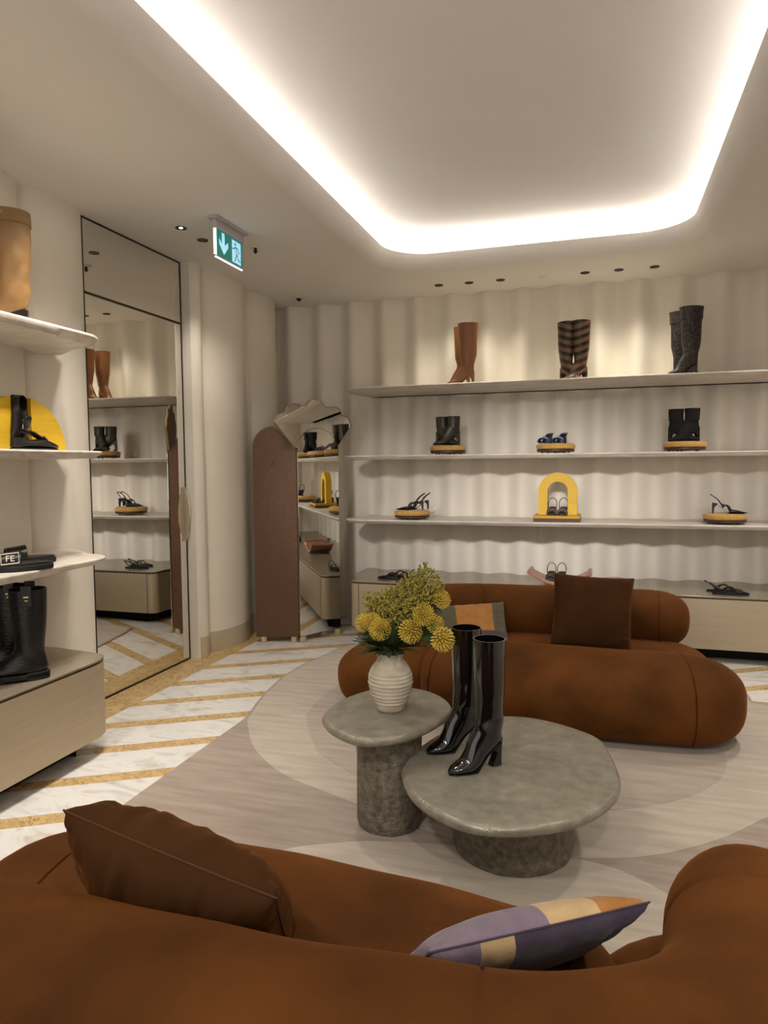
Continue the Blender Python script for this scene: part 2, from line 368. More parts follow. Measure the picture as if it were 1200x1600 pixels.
# ceiling with rounded cove
RX0, RX1, RY0, RY1 = -1.536, .566, .2, 5.25
def loop(off, r0, n=14):
    return rrect(RX0-off, RX1+off, RY0-off, RY1+off, r0+off, n)
CR = .33
prof = [(.125, CEIL), (.10, CEIL+.004), (.06, CEIL+.018), (.025, CEIL+.045), (.006, CEIL+.075), (0, CEIL+.10), (.01, CEIL+.105), (.19, CEIL+.105), (.20, CEIL+.12), (.20, CEIL+.26)]
V = []; F = []; n0 = len(loop(0, CR))
outer = []
cxm, cym = (RX0+RX1)/2, (RY0+RY1)/2; ox0, ox1, oy0, oy1 = -3.3, XR+.3, YF-.1, 6.55
for p in loop(.125, CR):
    dx, dy = p[0]-cxm, p[1]-cym; ts = []
    if dx > 1e-9: ts.append((ox1-cxm)/dx)
    if dx < -1e-9: ts.append((ox0-cxm)/dx)
    if dy > 1e-9: ts.append((oy1-cym)/dy)
    if dy < -1e-9: ts.append((oy0-cym)/dy)
    t_ = min(ts); outer.append([cxm+dx*t_, cym+dy*t_])
for c in ((ox0, oy0), (ox1, oy0), (ox1, oy1), (ox0, oy1)):
    i = min(range(n0), key=lambda i: (outer[i][0]-c[0])**2+(outer[i][1]-c[1])**2); outer[i] = list(c)
V += [(p[0], p[1], CEIL) for p in outer]
for off, z in prof: V += [(p[0], p[1], z) for p in loop(off, CR)]
for k in range(len(prof)):
    for i in range(n0): j = (i+1) % n0; F.append((k*n0+i, k*n0+j, (k+1)*n0+j, (k+1)*n0+i))
F.append(tuple(range(len(prof)*n0, (len(prof)+1)*n0)))
V += [(p[0], p[1], CEIL+.3) for p in outer]; b0 = len(V)-n0
for i in range(n0): j = (i+1) % n0; F.append((i, b0+i, b0+j, j))
F.append(tuple(range(b0, b0+n0)))
ceiling = mk('ceiling', V, F, 'ceiling_paint', smooth=True, angle=35); setp(ceiling, kind='structure')
lv = []; lf = []
for (off, z) in ((.125, CEIL+.106), (.15, CEIL+.106), (.15, CEIL+.118), (.125, CEIL+.118)): lv += [(p[0], p[1], z) for p in loop(off, CR)]
for k in range(4):
    for i in range(n0): j = (i+1) % n0; lf.append((k*n0+i, k*n0+j, ((k+1) % 4)*n0+j, ((k+1) % 4)*n0+i))
mk('led_strip', lv, lf, 'led_white', ceiling)

# ceiling fittings
def downlight(x, y, label, glow=False, group=None):
    t = thing('downlight', label, 'light', (x, y, CEIL), 0, group)
    lathe('trim_ring', [(.036, .0), (.036, -.004), (.031, -.005), (.030, .0)], 'lamp_black', t, 24, cap0=False, cap1=False)
    lathe('reflector', [(.030, -.001), (.022, -.0015)], 'lamp_black', t, 24, cap1=False, cap0=False)
    lathe('lamp_lens', [(.023, -.001), (.001, -.0035)], 'lamp_glow' if glow else 'lamp_black', t, 16) if not glow else lathe('lamp_lens', [(.011, -.001), (.001, -.004)], 'lamp_glow', t, 16)
    if glow: lathe('lamp_surround', [(.031, -.0005), (.010, -.0008)], 'lamp_black', t, 16)
    return t
nm = ['far left one of six black downlights above the rear shelves', 'second from left of six black downlights above the rear shelves', 'third from left of six black downlights above the rear shelves',
      'fourth from left of six black downlights above the rear shelves', 'fifth from left of six black downlights above the rear shelves', 'far right one of six black downlights above the rear shelves']
for x, l in zip((-1.301, -1.048, -.79, -.132, .119, .377), nm): downlight(x, 5.79, l, False, 'downlights above the rear shelves')
downlight(-2.52, 3.897, 'black ceiling downlight with a bright lens, beside the mirrored door top', True)
downlight(-2.52, 4.145, 'unlit black ceiling downlight just left of the green exit sign')
t = thing('sprinkler', 'small ceiling sprinkler head to the right of the green exit sign', 'sprinkler', (-2.256, 4.378, CEIL))
lathe('escutcheon', [(.040, 0), (.040, -.006), (.030, -.012), (.02, -.012)], 'white_plastic', t, 24); lathe('sprinkler_head', [(.010, -.012), (.010, -.03), (.016, -.034), (.016, -.038), (.006, -.04), (.006, -.048)], 'dark_metal', t, 12)
t = thing('sprinkler', 'round white ceiling sensor with black tip near the back left corner', 'sensor', (-2.573, 5.803, CEIL)); t.name = 'ceiling_sensor'
lathe('escutcheon', [(.058, 0), (.058, -.004), (.042, -.009), (.02, -.010)], 'white_plastic', t, 24); lathe('sensor_tip', [(.026, -.010), (.020, -.020), (.008, -.034)], 'lamp_black', t, 16)
t = thing('sprinkler', 'flush white sprinkler cover between the two groups of rear downlights', 'sprinkler', (-.458, 5.817, CEIL)); t.name = 'sprinkler_cover'
lathe('cover_plate', [(.030, 0), (.030, -.004), (.02, -.006)], 'white_plastic', t, 24)

# exit sign
SX = -2.215; sy0, sy1, sz0, sz1 = 3.775, 4.115, 2.705, 2.868
t = thing('exit_sign', 'lit green exit sign with down arrow and running figure hanging from ceiling', 'sign', (SX, (sy0+sy1)/2, CEIL))
box('mounting_plate', (SX-.035, SX+.035, sy0-.02, sy1+.02, CEIL-.016, CEIL), 'sign_frame', t, .004, True)
box('housing', (SX-.016, SX+.016, sy0, sy1, 2.872, CEIL-.016), 'sign_frame', t, .003, True)
box('sign_panel', (SX-.006, SX+.006, sy0+.012, sy1-.008, sz0+.014, sz1+.004), 'sign_green', t, 0, True)
box('edge_glow', (SX-.006, SX+.007, sy0, sy0+.0115, sz0+.012, sz1), 'sign_glow', t, 0, True)
box('edge_glow', (SX-.004, SX+.006, sy0+.006, sy1-.01, sz0-.002, sz0+.003), 'sign_glow', t, 0, True)
box('edge_strip', (SX-.005, SX+.0055, sy0, sy1, sz0+.004, sz0+.0135), 'sign_frame', t, 0, True)
box('edge_strip', (SX-.005, SX+.0055, sy1-.0075, sy1, sz0+.004, sz1+.003), 'sign_frame', t, 0, True)
XF = SX+.0062
def sg(name, P, mat='sign_white', d=.0012): prism(name, [(sy0+.012+a*(sy1-sy0-.02), sz0+.014+b*(sz1-sz0-.01)) for a, b in P], XF, XF+d, mat, t, 'x', world=True)
sg('arrow', [(.20, .95), (.30, .95), (.30, .50), (.43, .68), (.43, .48), (.27, .12), (.10, .48), (.10, .68), (.20, .50)])
sg('door_symbol', [(.58, .93), (.92, .93), (.92, .05), (.58, .05)])
def man(P, w=.022):
    Q = [Vector(((sy0+.012+a*(sy1-sy0-.02)), (sz0+.014+b*(sz1-sz0-.01)))) for a, b in P]; W = .007; L = []; Rr = []
    for i, q in enumerate(Q):
        d = (Q[min(i+1, len(Q)-1)]-Q[max(i-1, 0)]).normalized(); nn = Vector((-d.y, d.x))*W/2; L.append(tuple(q+nn)); Rr.append(tuple(q-nn))
    return prismv(L+Rr[::-1], XF+.0013, XF+.0022, 'x')
hd = [(sy0+.012+.70*(sy1-sy0-.02)+.009*math.cos(a*PI/6), sz0+.014+.80*(sz1-sz0-.01)+.009*math.sin(a*PI/6)) for a in range(12)]
V, F = merge([prismv(hd, XF+.0013, XF+.0022, 'x'), man([(.71, .68), (.77, .40), (.80, .24), (.90, .17)]), man([(.76, .42), (.72, .28), (.67, .10)]), man([(.585, .58), (.65, .60), (.70, .68), (.80, .66), (.86, .48)])])
fixn(mk('running_figure', V, F, 'sign_green', t, world=True))

# mirrored door
door = bpy.data.objects.new('door_1', None); COL.objects.link(door); door.location = (XL, 4.02, 0); setp(door, kind='structure')
DY0, DY1 = 3.512, 4.530
box('mirror_panel', (XL-.012, XL, DY0+.006, DY1-.006, .012, 2.488), 'mirror_glass', door, 0, True)
box('transom_mirror', (XL-.012, XL, DY0+.006, DY1-.006, 2.502, 2.928), 'mirror_glass', door, 0, True)
for nme, d in (('frame_rail', (XL-.02, XL+.004, DY0, DY1, 2.488, 2.502)), ('frame_rail', (XL-.02, XL+.004, DY0, DY1, 2.928, 2.9385)), ('frame_rail', (XL-.02, XL+.004, DY0, DY1, .0, .012)),
               ('frame_stile', (XL-.02, XL+.004, DY0, DY0+.007, .012, 2.928)), ('frame_stile', (XL-.02, XL+.004, DY1-.007, DY1, .012, 2.928))):
    box(nme, d, 'dark_metal', door, 0, True)
hp = box('handle_plate', (XL, XL+.006, 4.47, 4.528, .90, 1.30), 'bronze_panel', door, .002, True)
arc = [(4.474+0, .92)]+[(XL+.006, 0)]*0
P = [(XL+.006, .915)]+[(XL+.006+.042*math.sin(PI*i/16)**.6, .915+.37*i/16) for i in range(1, 16)]+[(XL+.006, 1.285)]
prism('pull_handle', P, 4.500, 4.506, 'bronze_panel', hp, 'y', 0, True)
P2 = [(XL+.006+(p[0]-XL-.006)*1.03, p[1]) for p in P]
tube('handle_rim', [(p[0], 4.503, p[1]) for p in P], .004, 'bronze_edge', hp, 6, world=True)

# ------------------------------------------------------------------ marble shelves and metal plinth cabinets
def offs(P, d):
    out = []; n = len(P)
    for i in range(n):
        a = Vector(P[i-1]); b = Vector(P[i]); c = Vector(P[(i+1) % n]); e1 = (b-a); e2 = (c-b)
        if e1.length < 1e-6 or e2.length < 1e-6: out.append(P[i]); continue
        e1.normalize(); e2.normalize(); nn = Vector((-e1.y-e2.y, e1.x+e2.x)); L = nn.length
        nn = nn/L if L > 1e-6 else Vector((0, 0)); k = d/max(.4, math.sqrt((1+e1.dot(e2))/2)); out.append((b.x+nn.x*k, b.y+nn.y*k))
    return out
def slabv(P, z0, z1, dbot, dtop=.004):   # P counter-clockwise; chamfered underside
    lv = [(offs(P, dbot), z0), (offs(P, dbot*.35), z0+(z1-z0)*.42), (P, z0+(z1-z0)*.75), (P, z1-.004), (offs(P, dtop), z1)]
    V = []; F = []; n = len(P)
    for q, z in lv: V += [(p[0], p[1], z) for p in q]
    for k in range(4):
        for i in range(n): j = (i+1) % n; F.append((k*n+i, k*n+j, (k+1)*n+j, (k+1)*n+i))
    F.append(tuple(range(n))[::-1]); F.append(tuple(range(4*n, 5*n))); return V, F
def ccw(P):
    a = sum(P[i-1][0]*P[i][1]-P[i][0]*P[i-1][1] for i in range(len(P))); return P if a > 0 else P[::-1]
# rear wall shelf outline: straight front, rounded left end, wavy back with a narrow shadow gap
def back_outline(yf, xl, xr, gap=.012, r=.10):
    P = [(xr, yf)]
    front = [(xl+r*2.2*(1-math.cos(a)), yf+r*(1-math.sin(a))) for a in [PI/2*(1-i/6) for i in range(7)]]
    P += front[:1]+[(xl+.16*(1-math.sin(PI/2*i/8))**1.2, yf+.16*(1-math.cos(PI/2*i/8))) for i in range(1, 9)]
    P = [(xr, yf), (xl+.17, yf)]+[(xl+.17-.17*math.sin(PI/2*i/8), yf+.14*(1-math.cos(PI/2*i/8))) for i in range(1, 9)]
    x = xl; n = int((xr-xl)/.022)
    for i in range(n+1):
        xx = xl+.12*0+(xr-xl)*i/n
        yy = by(xx)-gap
        if i < 5: yy = yf+.16+(yy-yf-.16)*(i/5)**.7
        P.append((xx, yy))
    return ccw(P)
def shelfobj(label, P, z0, z1, dbot, cutlabel=None, group='marble display shelves'):
    V, F = slabv(P, z0, z1, dbot); o = mk('marble_shelf', V, F, 'shelf_marble', smooth=True, angle=30); fixn(o); o.data.shade_smooth(); o.data.set_sharp_from_angle(angle=.5)
    return setp(o, label, 'shelf', group)
for z, th, l, dbt in ((2.105, .042, 'top long white marble shelf on the scalloped rear wall', .06), (1.532, .034, 'second long white marble shelf from the top on the rear wall', .03), (.990, .034, 'third long white marble shelf from the top on the rear wall, above the cabinet', .03)):
    shelfobj(l, back_outline(5.58, -2.115, 2.2), z-th, z, dbt)
def left_outline(tipx, tipy, xf, gap=.008):
    P = [(xf, -1.6), (xf, tipy-.34)]+[tuple(p) for p in cat([(xf, tipy-.34, 0), (xf-.002, tipy-.12, 0), (xf-.035, tipy-.02, 0), (xf-.09, tipy+.025, 0), (xf-.20, tipy+.06, 0)], 5)]
    P = [(p[0], p[1]) for p in P]; P.append((-2.80, 3.20))
    for y in [3.15-.02*i for i in range(int((3.15+1.6)/.02)+1)]: P.append((lx(y)+gap, y))
    return ccw(P)
for z, th, l, dbt in ((2.105, .045, 'top marble shelf on the left wall, under the beige boots', .045), (1.532, .036, 'middle marble shelf on the left wall, under the yellow half-round display', .04), (.995, .034, 'lowest marble shelf on the left wall, under the black slides', .03)):
    shelfobj(l, left_outline(0, 3.0, -2.39), z-th, z, dbt)
# rear cabinet
def cabinet(label, P, z0, z1, name='plinth_cabinet', seamx=None, left=False):
    cx = sum(p[0] for p in P)/len(P); cy = sum(p[1] for p in P)/len(P)
    t = thing(name, label, 'cabinet', (cx, cy, 0))
    prism('body', P, z0, z1-.022, 'bronze_panel', t, world=True, smooth=True)
    prism('cabinet_top', offs(P, -.001), z1-.010, z1, 'bronze_top', t, world=True, smooth=True, bv=.002)
    prism('shadow_gap', offs(P, .006), z1-.022, z1-.010, 'bronze_dark', t, world=True)
    prism('plinth', offs(P, .16), 0, z0, 'black_gap', t, world=True)
    return t
P = [(2.2, 5.445), (-1.93, 5.445)]+[(-1.93-.07*math.sin(PI/2*i/6), 5.515-.07*math.cos(PI/2*i/6)) for i in range(1, 7)]+[(-2.0, 5.62), (-2.08, 5.86), (-2.08, 6.0)]+[(-2.08+(4.28)*i/190, by(-2.08+4.28*i/190)-.006) for i in range(191)]
c1 = cabinet('long low champagne metal cabinet along the rear wall behind the sofa', ccw(P), .10, .487)
box('panel_seam', (-1.918, -1.914, 5.443, 5.446, .10, .465), 'bronze_dark', c1, 0, True)
P = [(-2.38, -1.6), (-2.38, 2.80)]+[(-2.47+.09*math.cos(PI/2*i/6), 2.80+.16*math.sin(PI/2*i/6)) for i in range(1, 7)]+[(-2.78, 3.0)]+[(lx(y)+.006, y) for y in [2.98-.02*i for i in range(229)]]
cabinet('low champagne metal cabinet on the left under the black riding boots', ccw(P), .10, .490)

# ------------------------------------------------------------------ standing mirror screen in the corner
A = Vector((-2.690, 5.105)); B = Vector((-2.345, 5.200)); C_ = Vector((-2.137, 5.581))
ms = thing('folding_mirror', 'folding floor mirror with brown leather side leaf and scalloped shell top', 'mirror', (-2.38, 5.28, 0))
def leaf(name, o, d, P, th, mat, off=0, side=1, bv=.0):
    n_ = Vector((d.y, -d.x))*side; V = []; n = len(P)
    for k in (off, off+th):
        for u, z in P: q = o+d*u+n_*k; V.append((q.x, q.y, z))
    F = [tuple(range(n)), tuple(range(n, 2*n))]+[(i, (i+1) % n, n+(i+1) % n, n+i) for i in range(n)]
    ob = fixn(mk(name, V, F, mat, ms, world=True))
    if bv: bev(ob, bv, 2)
    return ob
dAB = (B-A).normalized(); wAB = (B-A).length; dBC = (C_-B).normalized(); wBC = (C_-B).length
P = [(0, .045), (wAB-.006, .045), (wAB-.006, 1.585), (.165, 1.770)]+[(.165-.165*math.sin(PI/2*i/10), 1.605+.165*math.cos(PI/2*i/10)) for i in range(1, 11)]
leaf('leather_leaf', A, dAB, P, .035, 'tan_leather', -.035, 1, .004)
leaf('leaf_edging', A, dAB, [(u+(-.004 if u < .1 else .0), z) for u, z in P], .030, 'tan_leather', -.0345, 1)
def lob(c, r, a0, a1, n=8): return [(c[0]+r*math.cos(math.radians(a0+(a1-a0)*i/n)), c[1]+r*math.sin(math.radians(a0+(a1-a0)*i/n))) for i in range(n+1)]
SHELL = [(.419, 1.600), (.588, 1.795)]+lob((.505, 1.800), .075, -10, 85, 6)[1:]+lob((.405, 1.870), .075, 5, 110, 7)+lob((.200, 1.885), .112, 28, 152, 10)[0:]+lob((-.015, 1.865), .085, 62, 165, 7)+lob((-.130, 1.790), .078, 95, 180, 6)+[(-.020, 1.595)]
leaf('shell_back', B, dBC, SHELL, .009, 'tan_leather', -.027, 1, .001)
leaf('shell_edge', B, dBC, SHELL, .011, 'leaf_edge', -.0175, 1, .001)
leaf('shell_mirror', B, dBC, SHELL, .006, 'mirror_glass', -.006, 1, .0015)
PB = [(0, .05), (wBC, .05), (wBC, 1.56)]+[(wBC/2+wBC/2*math.cos(PI*i/24), 1.56+.20*math.sin(PI*i/24)) for i in range(25)]+[(0, 1.56)]
PB2 = PB[:2]+PB[3:-1]
leaf('mirror_back', B, dBC, [(0, .045), (wBC, .045), (wBC, 1.60), (0, 1.60)], .03, 'tan_leather', -.036, 1, .002)
leaf('arched_mirror', B, dBC, PB2, .006, 'mirror_glass', .0005, 1, .0015)
def rim3(name, P, off, closed):
    n_ = Vector((dBC.y, -dBC.x)); tube(name, [(*(B+dBC*u+n_*off), z) for u, z in P], .0018, 'bronze_dark', ms, 6, closed, True)
rim3('arch_rim', [(wBC/2+wBC/2*math.cos(PI*i/24), 1.56+.20*math.sin(PI*i/24)) for i in range(25)], .0065, False)
rim3('shell_rim', SHELL, .0005, True)
kp = A+dAB*.153+Vector((dAB.y, -dAB.x))*.0
kn = thing_k = mk('brass_knob', *blob((kp.x, kp.y-.012, 1.482), .013), 'brass', ms, True, world=True)
for q in (A+dAB*.05+Vector((.0, .02)), B-dAB*.055+Vector((0, .02)), B+dBC*.02+Vector((.012, -.0)), B+dBC*(wBC-.03), B+dBC*(wBC-.13)+Vector((-.05, .02))):
    mk('foot', *lathev([(.024, 0), (.026, .004), (.026, .02), (.023, .022), (.026, .024), (.026, .043), (.024, .0455)], 20, (q.x, q.y)), 'cream_foot', ms, True, world=True)

# ------------------------------------------------------------------ rug
rug = thing('area_rug', 'large taupe and cream rug with overlapping organic curved fields', 'rug', (-.5, 3.2, 0))
out = [(-1.95, -.9), (-1.93, 3.50), (-1.99, 3.75), (-2.03, 3.95), (-2.07, 4.30), (-2.05, 4.62), (-2.00, 4.85), (-1.95, 5.10), (-1.88, 5.26), (-1.7, 5.30), (-.5, 5.30), (.5, 5.22), (.85, 5.15), (.895, 5.10), (.895, 4.60), (1.0, 4.595), (1.35, 4.45), (1.7, 4.1), (1.8, 3.5), (1.8, -.9)]
def rugpart(name, P, z0, z1, mat): return prism(name, P, z0, z1, mat, rug, world=True, bv=.002)
rugpart('rug_base', ccw(out), .0005, .0100, 'rug_taupe')
lobe = cat([(-1.90, 3.47, 0), (-1.71, 3.17, 0), (-1.52, 2.978, 0), (-1.36, 2.869, 0), (-1.175, 2.794, 0), (-.974, 2.716, 0), (-.6, 2.58, 0), (-.3, 2.53, 0), (-.02, 2.568, 0), (.213, 2.659, 0), (.455, 2.844, 0), (.669, 3.083, 0), (1.0, 3.45, 0), (1.2, 3.9, 0), (1.1, 4.5, 0)], 5)
lobe = [(p.x, p.y) for p in lobe]+[(.87, 4.56), (.87, 5.08), (.5, 5.20), (-.5, 5.28), (-1.7, 5.28), (-1.86, 5.24), (-1.93, 5.09), (-1.98, 4.84), (-2.03, 4.61), (-2.05, 4.30), (-2.01, 3.95), (-1.97, 3.75)]
rugpart('rug_field', ccw(lobe), .0101, .0118, 'rug_pale')
inn = [(p.x, p.y) for p in cat([(-1.62, 4.4, 0), (-1.64, 3.95, 0), (-1.616, 3.68, 0), (-1.57, 3.555, 0), (-1.402, 3.257, 0), (-1.263, 3.103, 0), (-.9, 2.9, 0), (-.3, 2.85, 0), (.3, 3.1, 0), (.6, 3.6, 0), (.5, 4.4, 0)], 5)]
rugpart('rug_field', ccw(inn), .0119, .0132, 'rug_mid')
low = [(p.x, p.y) for p in cat([(-1.7, 1.7, 0), (-1.35, 2.10, 0), (-1.181, 2.25, 0), (-1.078, 2.336, 0), (-.937, 2.408, 0), (-.775, 2.466, 0), (-.45, 2.52, 0), (-.02, 2.545, 0), (.226, 2.424, 0), (.55, 2.1, 0), (.8, 1.6, 0)], 5)]+[(.8, .0), (-1.7, 0)]
rugpart('rug_field', ccw(low), .0101, .0118, 'rug_pale')

# ------------------------------------------------------------------ sofas
def rollv(path, rx, zb, zt, cap, ex=2.3, k=10, n=36, seams=(), low=False):
    P = cat([(p[0], p[1], 0) for p in path], k); S = [0]
    for a, b in zip(P, P[1:]): S.append(S[-1]+(b-a).length)
    T = S[-1]
    def at(s):
        s = min(max(s, 0), T)
        for i in range(len(S)-1):
            if S[i+1] >= s:
                f = (s-S[i])/(S[i+1]-S[i]+1e-9); return P[i].lerp(P[i+1], f)
        return P[-1]
    c0, c1 = cap if isinstance(cap, tuple) else (cap, cap)
    ss = [c0*(1-math.cos(PI/2*i/12)) for i in range(13)]; m = int((T-c0-c1)/.035)+2
    ss += [c0+(T-c0-c1)*i/m for i in range(1, m)]+[T-c1*(1-math.cos(PI/2*i/12)) for i in range(12, -1, -1)]
    for q in seams: ss += [q-.006, q-.002, q+.002, q+.006]
    ss = sorted(ss); V = []; F = []; zc = (zb+zt)/2; rz = (zt-zb)/2
    for s in ss:
        e = 1.
        if s < c0: e = math.sqrt(max(0, 1-((c0-s)/c0)**2.3))
        if s > T-c1: e = math.sqrt(max(0, 1-((s-T+c1)/c1)**2.3))
        e = max(e, .004)
        for q in seams:
            if abs(s-q) < .004: e *= .965
        p = at(s); d = (at(s+.05)-at(s-.05)); d.normalize(); nn = Vector((-d.y, d.x, 0))
        for i in range(n):
            a = 2*PI*i/n; ca, sa = math.cos(a), math.sin(a)
            u = math.copysign(abs(ca)**(2/ex), ca)*rx*e; w = math.copysign(abs(sa)**(2/ex), sa)*rz
            w = w*(e**.72); zz = zc+w
            if low and sa < 0: u = math.copysign(abs(ca)**(2/4.2), ca)*rx*e
            x, y = p.x+nn.x*u, p.y+nn.y*u
            q = .004*noise.noise(Vector((x*4, y*4, zz*5)))
            V.append((x+nn.x*q, y+nn.y*q, max(zz+q, zb)))
    for s in range(len(ss)-1):
        for i in range(n): j = (i+1) % n; F.append((s*n+i, s*n+j, (s+1)*n+j, (s+1)*n+i))
    F.append(tuple(range(n))[::-1]); F.append(tuple(range((len(ss)-1)*n, len(ss)*n))); return V, F
CX, CY = -.45, 2.775          # centre of symmetry between the two sofas
def sofa_parts(t, s):
    def w(V): return [((v[0]-CX)*s, (v[1]-CY)*s, v[2]) for v in V]
    Z0 = .0
    seat = rollv([(.64, 4.36), (.2, 4.45), (-.5, 4.47), (-.95, 4.40), (-1.17, 4.18), (-1.20, 3.70)], .33, Z0, .355, (.34, .30), 2.5, seams=(.30,), low=True)
    front = rollv([(.73, 3.97), (.4, 3.93), (-.1, 3.91), (-.55, 3.95), (-.98, 4.02)], .335, Z0, .415, (.34, .22), 2.35, seams=(.30, 1.58), low=True)
    back = rollv([(.545, 4.68), (.1, 4.67), (-.5, 4.66), (-.92, 4.60), (-1.17, 4.38), (-1.235, 3.93)], .182, .275, .635, (.24, .22), 2.15, seams=(.20, 1.28, 2.02))
    for nme, (V, F) in (('seat_base', seat), ('seat_bolster', front), ('backrest', back)):
        V = [(x, y, z) for x, y, z in w(V)]
        mk(nme, V, F, 'velvet_rust', t, True, angle=60)
s2 = thing('velvet_sofa', 'rust velvet sofa of rounded rolls in front of the rear cabinet', 'sofa', (CX, CY, .012)); sofa_parts(s2, 1)
for ch in s2.children: ch.location = (0, 0, 0)
s1 = copyt(s2, (CX, CY, .012), PI, 'rust velvet sofa seen from behind in the foreground, wrapping round at right')
s1.location.y += .09
for ch in s1.children:
    if ch.name.startswith('seat_bolster'): ch.location = (0, .26, 0)
    if ch.name.startswith('seat_base'): ch.location = (0, .12, 0)

# ------------------------------------------------------------------ cushions
def pillow(name, label, TL, TR, down, h, th, mats, fn, seed=0, piping=None, sq=.05, wr=.010):
    TL, TR, dn = Vector(TL), Vector(TR), Vector(down).normalized(); X = (TR-TL); w = X.length; X.normalize()
    dn = (dn-X*dn.dot(X)).normalized(); Y = -dn; Z = X.cross(Y); c = TL+X*w/2+dn*h/2
    N = 40; V = []; F = []; fm = []; idx = {}
    def pt(i, j, sd):
        u = -1+2*i/N; v = -1+2*j/N
        u2 = math.copysign(abs(u)**.85, u); v2 = math.copysign(abs(v)**.85, v)
        x = w/2*u2*(1-sq*(1-abs(v2)**2.5)); y = h/2*v2*(1-sq*(1-abs(u2)**2.5))
        e = max(0, (1-abs(u2)**2.4))*max(0, (1-abs(v2)**2.4)); z = th/2*e**.42
        if 0 < i < N and 0 < j < N:
            ed = 1-min(1, (1-max(abs(u2), abs(v2)))*2.2); q = noise.noise(Vector((u*9 if abs(v) > abs(u) else u*2, v*9 if abs(u) >= abs(v) else v*2, seed+sd)))
            z += wr*q*ed*(1-min(1, abs(u*v))**3)+.007*noise.noise(Vector((u*2, v*2, seed+3.3*sd)))
        return (x, y, z*sd)
    for sd in (1, -1):
        for i in range(N+1):
            for j in range(N+1):
                if i in (0, N) or j in (0, N):
                    if (i, j, 0) not in idx: idx[(i, j, 0)] = len(V); V.append(pt(i, j, 1)[:2]+(0,))
                    idx[(i, j, sd)] = idx[(i, j, 0)]
                else: idx[(i, j, sd)] = len(V); V.append(pt(i, j, sd))
    for sd in (1, -1):
        for i in range(N):
            for j in range(N):
                q = (idx[(i, j, sd)], idx[(i+1, j, sd)], idx[(i+1, j+1, sd)], idx[(i, j+1, sd)])
                F.append(q if sd > 0 else q[::-1]); fm.append(fn(-1+2*(i+.5)/N, -1+2*(j+.5)/N, sd) if fn else 0)
    o = mk(name, V, F, None, None, True, mats=mats, fm=fm, angle=180)
    o.matrix_world = Matrix.Translation(c) @ Matrix((X, Y, Z)).transposed().to_4x4()
    rim = [V[idx[(i, 0, 1)]] for i in range(N)]+[V[idx[(N, j, 1)]] for j in range(N)]+[V[idx[(N-i, N, 1)]] for i in range(N)]+[V[idx[(0, N-j, 1)]] for j in range(N)]
    if piping: tube('seam_piping', rim, .0022, piping, o, 6, True)
    return setp(o, label, 'cushion')
pillow('velvet_cushion', 'square dark brown velvet cushion standing on the far sofa against its backrest', (-.262, 4.345, .785), (.200, 4.345, .768), (0, -.28, -1), .44, .15, ['velvet_brown'], None, 1, 'velvet_seam')
def pf(u, v, s):
    if v < -.15: return 2 if u > .2 else 3
    if u > .58: return 1
    if u < -.35: return 1
    return 0
pillow('patchwork_cushion', 'ochre, green and purple patchwork cushion behind the flowers on the far sofa', (-1.02, 4.36, .535), (-.585, 4.47, .565), (0, -.62, -.62), .40, .13, ['patch_ochre', 'patch_green', 'patch_purple', 'patch_lilac'], pf, 2, 'patch_green')
pillow('velvet_cushion', 'dark brown velvet cushion tilted on the near sofa at lower left', (-1.035, 1.12, .755), (-.56, 1.12, .655), (-.08, .52, -.72), .46, .23, ['velvet_brown'], None, 5, 'velvet_seam', .04, .030)
def pf2(u, v, s):
    if s < 0:     # face turned to the room
        return 1 if u < .05 else (2 if u < .5 else 0)
    if u < -.5: return 1
    if u < -.18: return 2
    return 3
pillow('patchwork_cushion', 'purple, cream and ochre patchwork cushion wedged in the near sofa corner at right', (-.275, 1.125, .605), (.100, 1.375, .610), (-.25, .48, -.50), .42, .11, ['patch_ochre', 'patch_lilac', 'patch_cream', 'patch_plum'], pf2, 9, 'patch_plum', .05)

# ------------------------------------------------------------------ cast tables
def blobtop(name, P, zt, th, mat, parent):
    P = ccw([tuple(p)[:2] for p in cat([(a, b, 0) for a, b in P], 4, True)]); V = []; F = []; n = len(P)
    lv = []
    for i in range(9):
        a = -PI/2+PI*i/8; lv.append((offs(P, th*.5*(1-math.cos(a))), zt-th/2+th/2*math.sin(a)))
    cx = sum(p[0] for p in P)/n; cy = sum(p[1] for p in P)/n
    def sc(q, f): return [(cx+(p[0]-cx)*f, cy+(p[1]-cy)*f) for p in q]
    lv = [(sc(lv[0][0], .5), lv[0][1])]+lv+[(sc(lv[-1][0], f), zt) for f in (.9, .6, .3)]
    for q, z in lv: V += [(p[0], p[1], z) for p in q]
    for k in range(len(lv)-1):
        for i in range(n): j = (i+1) % n; F.append((k*n+i, k*n+j, (k+1)*n+j, (k+1)*n+i))
    F.append(tuple(range(n))[::-1]); F.append(tuple(range((len(lv)-1)*n, len(lv)*n)))
    return mk(name, V, F, mat, parent, True, True, angle=60)
T1 = [(-1.055, 2.538), (-.993, 2.449), (-.91, 2.386), (-.839, 2.362), (-.76, 2.379), (-.676, 2.447), (-.610, 2.572), (-.571, 2.736), (-.587, 2.82), (-.642, 2.905), (-.726, 2.968), (-.806, 2.985), (-.899, 2.962), (-.985, 2.895), (-1.046, 2.771), (-1.066, 2.65)]
T2 = [(-.693, 2.425), (-.623, 2.277), (-.535, 2.184), (-.433, 2.123), (-.34, 2.105), (-.23, 2.129), (-.112, 2.192), (-.02, 2.277), (.051, 2.401), (.082, 2.517), (.079, 2.649), (.047, 2.831), (.011, 2.948), (-.073, 3.026), (-.207, 3.095), (-.324, 3.115), (-.43, 3.085), (-.563, 2.97), (-.643, 2.804), (-.684, 2.66), (-.7, 2.523)]
